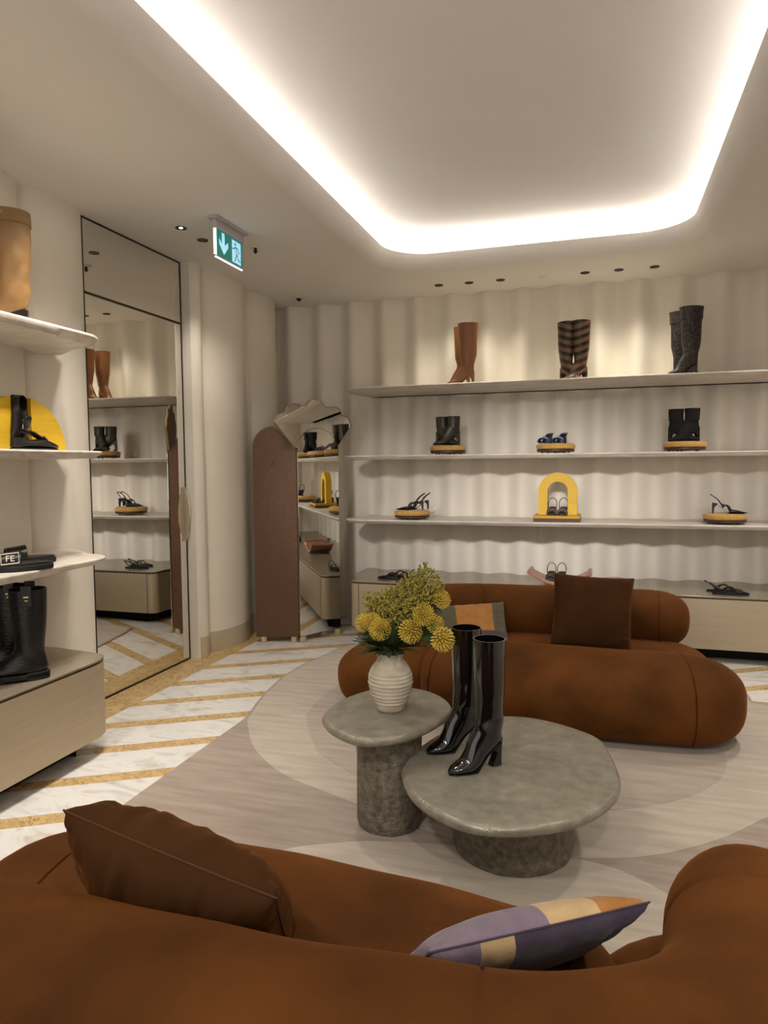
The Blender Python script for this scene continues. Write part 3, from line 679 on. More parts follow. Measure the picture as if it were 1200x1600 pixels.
t1 = thing('side_table', 'taller cast grey pebble-shaped side table under the flower vase', 'table', (-.80, 2.65, .0125)); blobtop('table_top', T1, .450, .038, 'table_top', t1)
t2 = thing('coffee_table', 'low wide cast grey pebble-shaped coffee table under tall black boots', 'table', (-.295, 2.60, .0125)); blobtop('table_top', T2, .320, .040, 'table_top', t2)
def leg(parent, r, h, cx, cy):
    V, F = lathev([(r*.97, .0125), (r, .03)]+[(r*(1+.0), .03+(h-.03)*i/8) for i in range(1, 8)]+[(r*1.0, h)], 56, (cx, cy))
    V = [(x+.0035*noise.noise(Vector((x*25, y*25, z*25))), y+.0035*noise.noise(Vector((x*25+9, y*25, z*25))), z) for x, y, z in V]
    mk('pedestal', V, F, 'table_leg', parent, True, True, angle=60)
leg(t1, .132, .415, -.800, 2.625); leg(t2, .224, .283, -.302, 2.580)

# ------------------------------------------------------------------ vase and flowers
VX, VY, VZ = -.812, 2.690, .450
vz = thing('vase', 'chalky white ribbed ceramic vase holding yellow flowers on the side table', 'vase', (VX, VY, VZ))
pr = [(.052, 0), (.056, .004), (.062, .02), (.072, .045), (.081, .07), (.087, .095), (.090, .12), (.0895, .145), (.085, .165), (.076, .185), (.064, .202), (.055, .213), (.052, .224), (.053, .236), (.058, .244), (.060, .247)]
def rib(r, z): return r+(.0026*math.sin(z*2*PI/.0165) if .03 < z < .17 else 0)
pp = []
for (a, za), (b, zb) in zip(pr, pr[1:]):
    for i in range(4): f = i/4; pp.append((rib(a+(b-a)*f, za+(zb-za)*f), za+(zb-za)*f))
pp += [(.060, .247), (.056, .248), (.049, .238), (.046, .222), (.050, .20)]
V, F = lathev(pp, 44); V = [(x+.0016*noise.noise(Vector((x*18, y*18, z*30))), y+.0016*noise.noise(Vector((x*18+5, y*18, z*30))), z) for x, y, z in V]
V = [(x, y, z*.96) for x, y, z in V]
mk('vase_body', V, F, 'vase_white', vz, True, angle=60)
# blossom prototypes (axis +z)
def protea_mesh(seed):
    r_ = random.Random(seed); parts = [blob((0, 0, .0), .012, (1, 1, 1.1))]; n = 95
    for i in range(n):
        z = 1-1.45*(i+.5)/n; a = i*2.39996; s = math.sqrt(max(0, 1-z*z)); d = Vector((s*math.cos(a), s*math.sin(a), z)); L = .040+.004*r_.random()
        up = Vector((0, 0, 1)); p1 = d*.012; p2 = d*L*.7+up*.002; p3 = (d*L+up*.010*(1-z*.4))*1.0; tip = p3*.93+up*.006
        v, f = tubev([p1, p2, p3, tip], lambda q: .0017 if q < .9 else .0022, 3); parts.append((v, f))
    return merge(parts)
def goldenrod_mesh(seed):
    r_ = random.Random(seed); A_ = []; B_ = []
    B_.append(tubev([(0, 0, -.12), (.002, 0, 0), (0, .002, .10)], .0012, 4))
    for k in range(15):
        z = -.015+.12*k/15; a = k*2.4; L = .034*(1-.72*k/15)+.006; P = [Vector((math.cos(a)*L*f, math.sin(a)*L*f, z+L*(1.0*f))) for f in (0, .4, .75, 1)]
        B_.append(tubev(P, .0007, 3))
        for j in range(11):
            f = .25+.75*j/10; c = P[0].lerp(P[3], f)+Vector((r_.uniform(-1, 1), r_.uniform(-1, 1), r_.uniform(-.2, 1)))*.004; A_.append(blob(c, .0033+.0014*r_.random()))
    for j in range(8): A_.append(blob((r_.uniform(-.002, .002), r_.uniform(-.002, .002), .10+.003*j), .0026))
    return merge(A_), merge(B_)
def leaf_mesh(n, L, w, seed):
    r_ = random.Random(seed); V = []; F = []
    for i in range(n):
        a = r_.uniform(0, 2*PI); z0 = -.02-.09*i/n; el = r_.uniform(.1, .75); d = Vector((math.cos(a)*math.cos(el), math.sin(a)*math.cos(el), math.sin(el))); s = d.cross(Vector((0, 0, 1))).normalized(); o = len(V); b = Vector((0, 0, z0))
        for f, ww in ((0, .15), (.35, 1), (.7, .8), (1, .05)):
            c = b+d*L*f+Vector((0, 0, -.012*f*f)); V += [tuple(c+s*w/2*ww), tuple(c+Vector((0, 0, -.002))), tuple(c-s*w/2*ww)]
        for q in range(3):
            for e in range(2): F.append((o+q*3+e, o+q*3+e+1, o+(q+1)*3+e+1, o+(q+1)*3+e))
    return V, F
PM = [protea_mesh(s) for s in (1, 2)]; GM = [goldenrod_mesh(s) for s in (3, 4, 5)]; LM = [leaf_mesh(20, .070, .022, s) for s in (6, 7, 8)]
cache = {}
def inst(name, key, VF, mat, parent, loc, quat, sc=1.):
    if key not in cache:
        o = mk(name, VF[0], VF[1], mat, parent, True, angle=60); cache[key] = o.data
    else:
        o = bpy.data.objects.new(name, cache[key]); COL.objects.link(o); o.parent = parent
    o.location = loc; o.rotation_mode = 'QUATERNION'; o.rotation_quaternion = quat; o.scale = (sc,)*3; return o
RIM = Vector((VX, VY, VZ+.235))
def stem_thing(name, label, catg, head, face, group, kind, i, sc=1.):
    head = Vector(head); t = thing(name, label, catg, tuple(RIM+Vector((0, 0, -.03))), 0, group)
    q = Vector(face).normalized().to_track_quat('Z', 'Y'); L = head-t.location
    base_ = Vector((max(-.03, min(.03, L.x*.2)), max(-.03, min(.03, L.y*.2)), 0))
    if kind == 'p':
        inst('blossom_core', 'core', blob((0, 0, 0), .026, (1, 1, .9)), 'petal_core', t, L, q, sc)
        inst('blossom', 'p%d' % (i % 2), PM[i % 2], 'petal_yellow', t, L, q, sc)
        inst('leaves', 'l%d' % (i % 3), LM[i % 3], 'leaf_green', t, L-Vector(face).normalized()*.03, q, .9)
        end = L-Vector(face).normalized()*.01
    else:
        a, b = GM[i % 3]; inst('flower_plume', 'g%d' % (i % 3), a, 'goldenrod', t, L-q@Vector((0, 0, .08))*sc, q, sc); inst('branchlets', 'h%d' % (i % 3), b, 'stem_green', t, L-q@Vector((0, 0, .08))*sc, q, sc)
        end = L-q@Vector((0, 0, .18))*sc
        if end.z < .03: end = Vector((end.x*.3, end.y*.3, .05))
    tube('stem', cat([tuple(base_), tuple(base_*.8+Vector((0, 0, .05))), tuple(end)], 4), .0022, 'stem_green', t, 6)
CAMD = Vector((.30, -.95, .15))
pro = [((-.915, 2.70, .797), (-.75, -.5, .35), 'leftmost yellow pincushion blossom over the vase rim', 1.0), ((-.875, 2.66, .810), (-.1, -.8, .5), 'second yellow pincushion blossom from the left, partly behind its neighbour', .95),
       ((-.832, 2.62, .795), (.25, -.95, .25), 'yellow pincushion blossom above the left rim of the vase, facing forward', 1.1), ((-.712, 2.64, .792), (.2, -.95, .0), 'large yellow pincushion blossom right of the bouquet centre, lowest of three', 1.15),
       ((-.665, 2.66, .852), (.35, -.8, .45), 'yellow pincushion blossom at the upper right of the bouquet centre', 1.1), ((-.625, 2.67, .818), (.75, -.6, .1), 'yellow pincushion blossom tucked behind the large one at right', .9),
       ((-.612, 2.72, .905), (.8, -.35, .5), 'highest yellow pincushion blossom at the right edge of the bouquet', .95), ((-.583, 2.62, .775), (.6, -.7, -.1), 'drooping yellow pincushion blossom beside the tall black boot', 1.15)]
for i, (h, f, l, s) in enumerate(pro): stem_thing('protea', l, 'flower', h, f, 'yellow pincushion flowers in the vase', 'p', i, s)
gold = []
r_ = random.Random(11)
tips = [(-.685, 2.74, 1.015), (-.655, 2.72, .995), (-.715, 2.76, .985), (-.735, 2.72, .965), (-.64, 2.75, .965), (-.625, 2.70, .955), (-.70, 2.70, .95), (-.765, 2.73, .945), (-.79, 2.74, .93), (-.82, 2.72, .915), (-.76, 2.69, .905), (-.665, 2.69, .925), (-.72, 2.68, .90), (-.85, 2.73, .895), (-.885, 2.72, .88), (-.91, 2.71, .885), (-.80, 2.69, .88), (-.62, 2.73, .935), (-.70, 2.74, .97), (-.75, 2.75, .975), (-.83, 2.70, .87), (-.69, 2.67, .87), (-.78, 2.66, .86), (-.74, 2.66, .855)]
for i, p in enumerate(tips):
    d = Vector(p)-RIM+Vector((r_.uniform(-.02, .02), r_.uniform(-.03, .03), 0)); stem_thing('goldenrod', {0: 'tallest goldenrod plume, its tip the highest point of the bouquet', 15: 'leftmost goldenrod plume, reaching out over the pincushion blossoms'}.get(i, 'feathery yellow-green goldenrod plume in the middle of the bouquet'), 'flower', p, d, 'goldenrod plumes in the vase', 'g', i, 1.05)
t = thing('leaf_sprig', 'dark green leafy collar spilling over the rim of the white vase', 'foliage', tuple(RIM+Vector((0, 0, -.02))))
V, F = [], []
r2 = random.Random(21); P_ = []
for i in range(200):
    a = r2.uniform(0, 2*PI); el = r2.uniform(.15, 1.4); L = r2.uniform(.06, .135); w = .026; d = Vector((math.cos(a)*math.cos(el), math.sin(a)*math.cos(el), math.sin(el))); s = d.cross(Vector((0, 0, 1))); s.normalize(); b = Vector((math.cos(a)*.02, math.sin(a)*.02, .02)); vv = []
    b += d*.02+Vector((0, 0, .012))
    for f, ww in ((0, .12), (.3, .9), (.6, 1), (1, .04)):
        c = b+d*L*f+Vector((0, 0, -.02*f*f)); vv += [tuple(c+s*w/2*ww+Vector((0, 0, .003))), tuple(c), tuple(c-s*w/2*ww+Vector((0, 0, .003)))]
    ff = []
    for q in range(3):
        for e in range(2): ff.append((q*3+e, q*3+e+1, (q+1)*3+e+1, (q+1)*3+e))
    mk('leaf', vv, ff, 'leaf_green', t, True)

# ------------------------------------------------------------------ footwear builders (toe towards +x, sole on z = 0)
def hb_rings(H, h, tw, td, cw, cd, wz=1.):
    if wz > 1: return [(-tw*.50, H, tw*.50, H, td), (-cw*.5, H-(H-h)*.25, cw*.5, H-(H-h)*.25, cd), (-cw*.48, H-(H-h)*.5, cw*.47, H-(H-h)*.5, cd*.97), (-cw*.46, h+.15, cw*.45, h+.15, .100), (-.054, h+.085, .056, h+.100, .094)]+hb_rings(H, h, tw, td, cw, cd)[5:]
    return [(-tw*.50, H, tw*.50, H, td), (-cw*.52, H-(H-h)*.22, cw*.5, H-(H-h)*.22, cd), (-cw*.47, H-(H-h)*.48, cw*.44, H-(H-h)*.48, cd*.95),
            (-.045, h+.135, .044, h+.14, .080), (-.044, h+.085, .048, h+.10, .074), (-.051, h+.045, .060, h+.070, .072), (-.050, h+.012, .080, h*.82+.052, .068),
            (-.028, h*.90, .094, h*.60+.047, .066), (.016, h*.60, .106, h*.34+.044, .068), (.045, h*.25, .118, .052, .076), (.072, .004, .130, .042, .080), (.100, .003, .148, .033, .074), (.128, .003, .162, .025, .060), (.156, .003, .172, .017, .036), (.174, .004, .177, .012, .012)]
def solev(h, k=1.):
    return ribbonv([(-.040, h*.99+.003), (-.01, h*.86), (.02, h*.56), (.048, h*.22+.002), (.072, .003), (.11, .003), (.148, .003), (.174, .003)], [.050, .05, .046, .056, .076, .068, .046, .014], .003)
def heeled_boot(name, label, mat, H, h, tw, td, cw, cd, heel, loc, rz, group=None, top='boot_shaft'):
    t = thing(name, label, 'boot', loc, rz, group); loft('boot_upper', hb_rings(H, h, tw, td, cw, cd, wz=2 if H > .4 else 1), mat, t)
    fixn(mk('sole', *solev(h), 'rubber_black' if heel != 'arc' else mat, t))
    if heel == 'flare': P = [(-.050, h+.022), (-.018, h*.93), (-.026, h*.6), (-.004, 0), (-.046, 0), (-.045, h*.4)]; w = .034
    elif heel == 'slim': P = [(-.050, h+.02), (-.010, h*.93), (-.034, h*.45), (-.036, 0), (-.048, 0), (-.050, h*.45)]; w = .020
    else: P = [(-.051, h+.03), (-.020, h+.012), (.010, h*.82), (-.012, h*.86), (-.030, h*.62), (-.036, h*.35), (-.030, .012), (-.018, .004), (-.018, 0), (-.050, 0), (-.052, h*.5)]; w = .044
    prism('heel', P, -w/2, w/2, mat, t, 'y', .003)
    return t
# tall glossy boots on the coffee table
ang = math.atan2(-.131, -.142)
b1 = heeled_boot('knee_boot', 'nearer tall glossy black heeled boot standing on the coffee table', 'patent_black', .485, .088, .118, .118, .115, .112, 'flare', (-.385, 2.548, .321), ang, 'black boots on the coffee table')
copyt(b1, (-.500, 2.700, .321), ang-.05, 'farther tall glossy black heeled boot, behind the other on the coffee table')
# top rear shelf
ZS1, ZS2, ZS3, ZC = 2.106, 1.533, .991, .488
a = heeled_boot('tall_boot', 'front tall tan leather boot with cut-out heel at left of the top shelf', 'boot_tan', .500, .088, .168, .14, .156, .13, 'arc', (-1.055, 5.78, ZS1), PI+.32, 'tan boots on the top rear shelf')
copyt(a, (-1.120, 5.93, ZS1), PI+.30, 'rear tall tan leather boot half hidden behind its partner on the top shelf')
a = heeled_boot('tall_boot', 'left brown and black chevron-striped tall boot on the top shelf', 'boot_chevron', .475, .088, .150, .13, .144, .12, 'arc', (-.272, 5.87, ZS1), -.80, 'chevron boots on the top rear shelf')
copyt(a, (-.158, 5.85, ZS1), PI+.80, 'right brown and black chevron-striped tall boot on the top shelf')
a = heeled_boot('tall_boot', 'front dark snake-textured tall boot at right of the top shelf', 'boot_snake', .505, .085, .178, .13, .150, .115, 'slim', (.640, 5.76, ZS1), PI+.35, 'dark textured boots on the top rear shelf')
copyt(a, (.585, 5.92, ZS1), -.15, 'rear dark snake-textured tall boot pointing right on the top shelf')
# round velvet risers
def stool(x, z, label, y=5.78):
    t = thing('display_riser', label, 'display stand', (x, y, z), 0, 'round mustard velvet risers on the rear shelves')
    lathe('riser_base', [(.140, .012), (.147, .015), (.148, .032), (.14, .034)], 'stool_base', t, 48)
    lathe('velvet_pad', [(.140, .033), (.149, .036), (.154, .046), (.155, .055), (.152, .066), (.143, .073), (.128, .0765), (.06, .078)], 'stool_velvet', t, 48)
    for i in range(5): an = i*2*PI/5+.4; mk('foot', *lathev([(.006, 0), (.006, .013)], 10, (.11*math.cos(an), .11*math.sin(an))), 'dark_metal', t, True)
    return t
q1 = stool(-1.224, ZS2, 'round mustard velvet riser under the olive ankle boots')
for x, z, l in ((-.343, ZS2, 'round mustard velvet riser under the blue jewelled sandals'), (.610, ZS2, 'round mustard velvet riser under the black suede ankle boots'), (-1.534, ZS3, 'round mustard velvet riser under the left slingback pumps'), (.900, ZS3, 'round mustard velvet riser under the right slingback pump')):
    copyt(q1, (x, 5.76, z), 0, l)
RS = .0785
a = heeled_boot('ankle_boot', 'left olive-black ankle boot with cut-out heel on its velvet riser', 'olive_leather', .240, .084, .110, .10, .104, .092, 'arc', (-1.282, 5.82, ZS2+RS), -.42, 'olive ankle boots')
copyt(a, (-1.176, 5.78, ZS2+RS), PI+.42, 'right olive-black ankle boot with cut-out heel on its velvet riser')
a = heeled_boot('ankle_boot', 'left black suede ankle boot with cut-out heel on the right riser', 'suede_black', .248, .084, .112, .10, .106, .094, 'arc', (.552, 5.82, ZS2+RS), -.40, 'black suede ankle boots')
copyt(a, (.662, 5.78, ZS2+RS), PI+.40, 'right black suede ankle boot with cut-out heel on the right riser')
# slingback pumps
def sling(label, loc, rz, group, h=.075, mat='leather_black', sc=1.):
    t = thing('slingback_pump', label, 'shoe', loc, rz, group); t.scale = (sc,)*3
    fixn(mk('sole', *solev(h), 'rubber_black', t))
    loft('toe_upper', [(.068, .003, .078, .030, .072), (.088, .003, .104, .028, .074), (.114, .003, .132, .024, .062), (.150, .003, .160, .016, .038), (.190, .004, .194, .009, .006)], mat, t, opent=False)
    P = [(-.044, h+.006), (-.005, h*.97), (-.028, h*.6), (-.034, 0), (-.044, 0), (-.046, h*.5)]; prism('heel', P, -.009, .009, mat, t, 'y', .002)
    for s in (-1, 1):
        tube('side_strap', cat([(.078, s*.034, .012), (.058, s*.033, .052), (.03, s*.031, h*.62+.02), (.01, s*.03, h*.8+.012)], 4), .0042, mat, t, 6)
        tube('cross_strap', cat([(.088, s*.034, .014), (.070, s*.012, .052), (.045, -s*.02, .062), (.025, -s*.031, h*.60)], 4), .0042, mat, t, 6)
    tube('heel_strap', cat([(.03, -.031, h*.62), (-.005, -.032, h+.025), (-.045, -.02, h+.058), (-.058, 0, h+.066), (-.045, .02, h+.058), (-.005, .032, h+.025), (.03, .031, h*.62)], 4), .004, mat, t, 6)
    return t
a = sling('nearer black slingback pump pointing left on its velvet riser', (-1.470, 5.72, ZS3+RS), PI+.05, 'left slingback pumps')
copyt(a, (-1.445, 5.81, ZS3+RS), PI+.05, 'farther black slingback pump pointing left on its velvet riser')
copyt(a, (.850, 5.72, ZS3+RS), -.08, 'black strappy slingback pump pointing right on its velvet riser', 'right slingback pump')
# open sandals facing the room
def sandal(label, loc, rz, group, h, body, jewel, strapz):
    t = thing('heeled_sandal', label, 'shoe', loc, rz, group)
    fixn(mk('footbed', *ribbonv([(-.045, h+.004), (-.01, h*.92), (.03, h*.62), (.07, h*.25+.006), (.10, .010), (.15, .009), (.185, .009)], [.040, .058, .054, .060, .074, .070, .04], .007), body, t))
    prism('heel', [(-.044, h), (-.01, h*.92), (-.026, h*.5), (-.028, 0), (-.042, 0)], -.012, .012, body, t, 'y', .002)
    for x, z in ((.155, .040), (.115, .052)):
        tube('toe_strap', cat([(x, -.036, .010), (x-.004, -.026, z*.8), (x-.006, 0, z), (x-.004, .026, z*.8), (x, .036, .010)], 4), .0085, body, t, 8)
    V, F = merge([blob((.150-.02*abs(i)/4, i*.0085, .050-.0012*i*i*.5), .0062) for i in range(-4, 5)]); mk('jewel_trim', V, F, jewel, t, True)
    if strapz: tube('ankle_strap', cat([(.02, -.030, h*.7), (-.02, -.034, strapz*.75), (-.03, -.022, strapz), (-.032, 0, strapz+.012), (-.03, .022, strapz), (-.02, .034, strapz*.75), (.02, .030, h*.7)], 4), .0035, body, t, 6)
    return t
a = sandal('left blue satin mule with jewelled strap on its velvet riser', (-.400, 5.86, ZS2+RS), -PI/2-.30, 'blue jewelled mules', .088, 'blue_patent', 'crystal', 0)
copyt(a, (-.288, 5.86, ZS2+RS), -PI/2-.30, 'right blue satin mule with jewelled strap on its velvet riser')
a = sandal('left dark sandal with ankle strap inside the yellow arch', (-.369, 5.84, ZS3+.0485), -PI/2+.02, 'sandals in the yellow arch', .055, 'brown_sole', 'silver', .120)
copyt(a, (-.282, 5.84, ZS3+.0485), -PI/2-.02, 'right dark sandal with ankle strap inside the yellow arch')
# yellow arch display
t = thing('arch_display', 'yellow arch display stand framing dark sandals on the third rear shelf', 'display stand', (-.326, 5.80, ZS3))
box('base_plinth', (-.180, .180, -.145, .145, 0, .026), 'display_brown', t, .002); box('base_slab', (-.180, .180, -.145, .145, .0262, .048), 'display_base', t, .002)
def archp(r, hh, n=20): return [(r*math.cos(PI*i/n), hh+r*math.sin(PI*i/n)) for i in range(n+1)]
oP = [(.152, .048)]+archp(.152, .235)+[(-.152, .048)]; iP = [(-.080, .048)]+archp(.080, .235)[::-1]+[(.080, .048)]
V = []; n = len(oP); iQ = iP[::-1]
for yy in (-.02, .045):
    V += [(p[0], yy, p[1]) for p in oP]+[(p[0], yy, p[1]) for p in iQ]
F = []
for k in range(2):
    o_ = k*2*n
    for i in range(n-1): F.append((o_+i, o_+i+1, o_+n+i+1, o_+n+i))
for i in range(n-1): F.append((i, i+1, 2*n+i+1, 2*n+i)); F.append((n+i, n+i+1, 3*n+i+1, 3*n+i))
F += [(0, n, 3*n, 2*n), (n-1, 2*n-1, 4*n-1, 3*n-1)]
fixn(mk('arch_frame', V, F, 'display_yellow', t))
# flat sandals on the rear cabinet
def footp(L, w, n=22, pt=.35):
    out = []
    for i in range(n):
        a = 2*PI*i/n; x = L/2*math.cos(a); f = (x/L+.5); ww = w/2*(.78+.42*math.sin(PI*min(1, f*.95))*f**.5); 
        out.append((x, ww*math.copysign(abs(math.sin(a))**(.75), math.sin(a))))
    return out
def flat(label, loc, rz, group, up):
    t = thing('flat_sandal', label, 'shoe', loc, rz, group)
    prism('sole', footp(.25, .082), 0, .012, 'rubber_black', t, 'z', .002)
    loft('toe_upper', [(.03, .012, .035, .030, .076), (.065, .012, .078, .026, .070), (.10, .011, .108, .018, .044), (.124, .010, .126, .013, .008)], 'leather_black', t, opent=False)
    for s in (-1, 1): tube('cross_strap', cat([(.045, s*.036, .014), (.01, s*.022, .050), (-.03, -s*.012, .046), (-.06, -s*.036, .014)], 4), .0045, 'leather_black', t, 6)
    tube('heel_strap', cat([(-.05, -.034, .014), (-.085, -.03, .03+up*.4), (-.118-up*.5, 0, .035+up), (-.085, .03, .03+up*.4), (-.05, .034, .014)], 4), .005, 'leather_black', t, 6)
    return t
a = flat('nearer black flat sandal pointing left on the rear cabinet, behind the bouquet', (-1.68, 5.62, ZC), PI-.05, 'left flat sandals', .035)
copyt(a, (-1.64, 5.74, ZC), PI-.12, 'farther black flat sandal pointing left on the rear cabinet')
a = flat('nearer black flat sandal pointing right at the right end of the rear cabinet', (.920, 5.56, ZC), .02, 'right flat sandals', .045)
copyt(a, (.895, 5.67, ZC), .08, 'farther black flat sandal pointing right on the rear cabinet')
# curved rose tray with sandals
t = thing('curved_tray', 'curved rose-brown leather display cradle on the rear cabinet behind the cushion', 'display stand', (-.300, 5.72, ZC))
P = []
for i in range(25): x = -.235+.47*i/24; P.append((x, .002+1.55*x*x))
for i in range(24, -1, -1): x = -.220+.44*i/24; P.append((x*1.02-.0, .030+1.55*x*x))
prism('cradle', P, -.12, .12, 'rose_leather', t, 'y', .006)
for s in (-1, 1): mk('end_roll', *tubev([(s*.232, -.12, .100), (s*.232, .12, .100)], .017, 14), 'rose_leather', t, True)
a = sandal('left strappy silver-black sandal in the curved rose cradle', (-.370, 5.80, ZC+.034), -PI/2+.03, 'sandals in the rose cradle', .045, 'leather_black', 'silver', .108)
copyt(a, (-.290, 5.80, ZC+.034), -PI/2-.03, 'right strappy silver-black sandal in the curved rose cradle')

# ------------------------------------------------------------------ left wall display
def outlinefoot(L, w, z0, z1): return footp(L, w), z0, z1
def riding(label, loc, rz, group):
    t = thing('riding_boot', label, 'boot', loc, rz, group)
    rg = [(-.078, .415, .082, .415, .150), (-.076, .33, .078, .33, .142), (-.070, .24, .070, .24, .130), (-.062, .165, .064, .165, .112), (-.060, .125, .070, .135, .098), (-.068, .085, .092, .115, .088), (-.070, .045, .125, .092, .090), (-.040, .026, .150, .080, .094), (.03, .026, .172, .070, .100), (.10, .026, .192, .060, .104), (.165, .026, .208, .050, .088), (.205, .027, .218, .040, .05), (.220, .030, .222, .034, .02)]
    loft('boot_upper', rg, 'croc_black', t)
    fp = [(x+.076, y*1.18) for x, y in footp(.31, .098)]
    prism('lug_sole', fp, .010, .030, 'rubber_black', t, 'z', .003)
    prism('heel_block', [(max(-.080, x), y) for x, y in fp if x < .02]+[], 0, .036, 'rubber_black', t, 'z', .003) if True else None
    prism('tread', [(x, y*.97) for x, y in fp if x > .055], 0, .010, 'rubber_black', t, 'z', .001)
    for s in (-1, 1):
        box('pull_tab', (-.022, .022, s*.0765-.003, s*.0765+.003, .345, .438), 'leather_black', t, .002)
    box('gold_emblem', (-.010, .010, .0798, .0808, .385, .392), 'gold', t); box('gold_emblem', (-.006, .006, .0798, .0808, .370, .375), 'gold', t)
    box('gold_emblem', (-.010, .010, -.0808, -.0798, .385, .392), 'gold', t)
    return t
ra = math.atan2(-.62, -.78)
a = riding('nearer black croc-textured riding boot with lug sole on the left cabinet', (-2.472, 2.512, .4905), ra, 'riding boots on the left cabinet')
copyt(a, (-2.620, 2.560, .4905), ra, 'farther black riding boot behind its partner on the left cabinet')
# slides
def slide(label, loc, rz, group, white):
    t = thing('slide_sandal', label, 'shoe', loc, rz, group)
    prism('sole', [(x, y*1.2) for x, y in footp(.27, .10)], 0, .026, 'rubber_black', t, 'z', .006)
    prism('footbed', [(x*.95, y*1.12) for x, y in footp(.27, .10)], .0261, .034, 'leather_black', t, 'z', .003)
    V = []; F = []; n = 14
    for k, (r0, ad) in enumerate(((1., 0), (.88, 0))):
        for i in range(n+1):
            a = PI*i/n; y = .056*r0*math.cos(a); z = .022+.068*r0*math.sin(a)**.6
            V += [(.0, y, z), (.085, y, z-.010*math.sin(a))]
    m = 2*(n+1)
    for i in range(n): F += [(2*i, 2*i+1, 2*i+3, 2*i+2), (m+2*i, m+2*i+2, m+2*i+3, m+2*i+1), (2*i, 2*i+2, m+2*i+2, m+2*i), (2*i+1, m+2*i+1, m+2*i+3, 2*i+3)]
    F += [(0, m, m+1, 1), (2*n, 2*n+1, m+2*n+1, m+2*n)]
    fixn2(mk('strap', V, F, 'leather_black', t))
    c = 'white_plastic' if white else 'shoe_lining'
    for s in (1,):
        text('strap_lettering', 'FE', .038, c, t, (.043, .0565, .060), (math.radians(75), 0, PI), .001)
        if white:
            fr = [(.008, .0585, .040), (.078, .0585, .036), (.078, .046, .080), (.008, .046, .084)]
            tube('buckle_frame', fr, .0028, c, t, 6, True)
    return t
a = slide('nearer black slide with white framed lettering on the lowest left shelf', (-2.470, 2.475, .9955), math.atan2(-.6, -.8)+.2, 'black slides', True)
slide('farther black slide with tone-on-tone lettering on the lowest left shelf', (-2.612, 2.650, .9955), math.atan2(-.75, -.66)+.1, 'black slides', False)
# half-round display with loafers
LX = -2.68
t = thing('half_round_display', 'yellow half-round display with brown slot on the middle left shelf', 'display stand', (LX, 2.70, 1.533))
for s in (-1, 1):
    P = [(s*.060, 0)]+[(s*(.285*math.cos(PI/2*i/14)), .262*math.sin(PI/2*i/14)) for i in range(0, 15) if .285*math.cos(PI/2*i/14) > .060]+[(s*.060, .262*math.sqrt(1-(.060/.285)**2))]
    prism('quarter_panel', P, -.030, .030, 'display_yellow', t, 'x')
box('slot_panel', (-.020, .010, -.059, .059, 0, .256), 'display_brown', t)
def loafer(label, loc, rz, group, rot=None):
    t = thing('loafer', label, 'shoe', loc, rz, group, rot)
    loft('upper', [(-.128, .058, -.05, .058, .050), (-.130, .030, -.03, .050, .060), (-.125, .010, .00, .052, .070), (-.07, .010, .03, .056, .078), (0, .009, .065, .050, .090), (.05, .009, .09, .040, .092), (.09, .009, .112, .030, .080), (.12, .010, .127, .022, .045), (.131, .012, .132, .017, .012)], 'leather_black', t, inner=.03)
    prism('sole', [(x*1.03, y*1.08) for x, y in footp(.26, .086)], 0, .010, 'rubber_black', t, 'z', .002)
    loft('tongue', [(.055, .045, .060, .056, .040), (.02, .058, .022, .072, .046), (-.02, .078, -.012, .090, .044), (-.030, .086, -.026, .092, .03)], 'leather_black', t, opent=False)
    tube('bow', cat([(.05, -.03, .048), (.045, -.012, .066), (.05, 0, .056), (.045, .012, .066), (.05, .03, .048)], 4), .004, 'leather_black', t, 6)
    return t
a = loafer('black loafer lying in front of the yellow half-round display', (-2.560, 2.68, 1.533), PI/2-.05, 'black loafers')
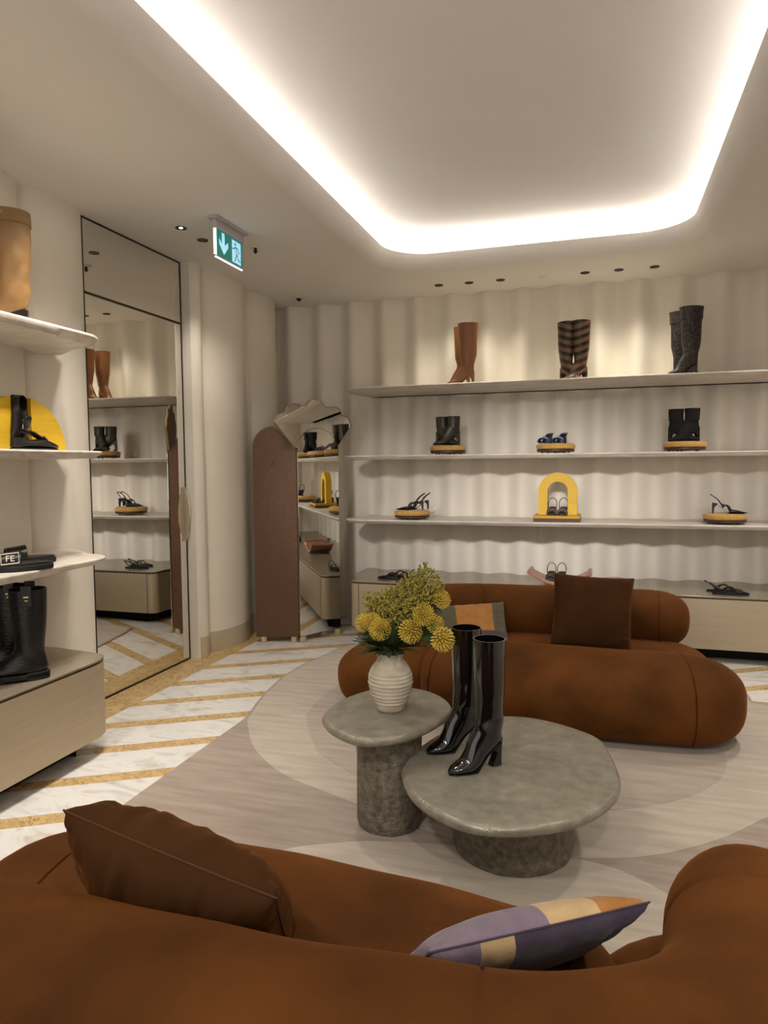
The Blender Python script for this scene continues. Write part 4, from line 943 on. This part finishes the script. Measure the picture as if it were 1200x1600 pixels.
b = loafer('black buckled loafer stood upright in the brown slot of the yellow display', (LX+.060, 2.672, 1.533+.132), 0, 'black loafers', (0, PI/2, 0))
b.rotation_euler = Matrix(((0, 0, 1), (0, 1, 0), (-1, 0, 0))).to_euler(); b.location = (LX+.012, 2.672, 1.533+.133)
tube('buckle', [(-.012+.0, -.020, .075), (.030, -.020, .070), (.030, .020, .070), (-.012, .020, .075)], .0025, 'silver', b, 6, True)
# beige slouch boots
def slouch(label, loc, rz, group):
    t = thing('slouch_boot', label, 'boot', loc, rz, group); H = .49
    rg = [(-.085, H, .095, H, .165), (-.087, .40, .094, .40, .165), (-.082, .30, .088, .30, .155), (-.075, .20, .083, .20, .140), (-.066, .12, .084, .12, .120), (-.058, .07, .100, .09, .100), (-.02, .045, .13, .075, .092), (.06, .006, .16, .055, .090), (.12, .004, .19, .040, .08), (.19, .004, .215, .025, .05), (.225, .005, .228, .012, .01)]
    V, F = loftv(rg, k=5, n=28)
    V2 = []
    for x, y, z in V:
        k = max(0, 1-abs(z-.19)/.20); q = noise.noise(Vector((x*7, y*7, z*26+x*22+y*14)))*.022*k+.004*noise.noise(Vector((x*20, y*20, z*20))); r0 = math.hypot(x, y)+1e-5; V2.append((x+q*x/r0, y+q*y/r0, z))
    fixn2(mk('boot_upper', V2, F, 'boot_beige', t))
    P = [(-.091, .435, .100, .435, .176), (-.091, .46, .100, .46, .176), (-.089, H+.002, .099, H+.002, .173)]
    loft('cuff', P[::-1], 'boot_beige', t, inner=.05)
    text('cuff_emblem', 'A', .022, 'gold', t, (.02, .0865, .468), (PI/2, 0, PI), .0008)
    prism('wedge_heel', [(-.066, .06), (.02, .05), (-.01, 0), (-.06, 0)], -.03, .03, 'patent_black', t, 'y', .002)
    return t
a = slouch('nearer beige leather slouch boot with folded cuff on the top left shelf', (-2.560, 2.585, 2.106), math.atan2(-.6, -.8), 'beige slouch boots')
copyt(a, (-2.62, 2.36, 2.106), math.atan2(-.6, -.8), 'farther left beige slouch boot cut by the picture edge')
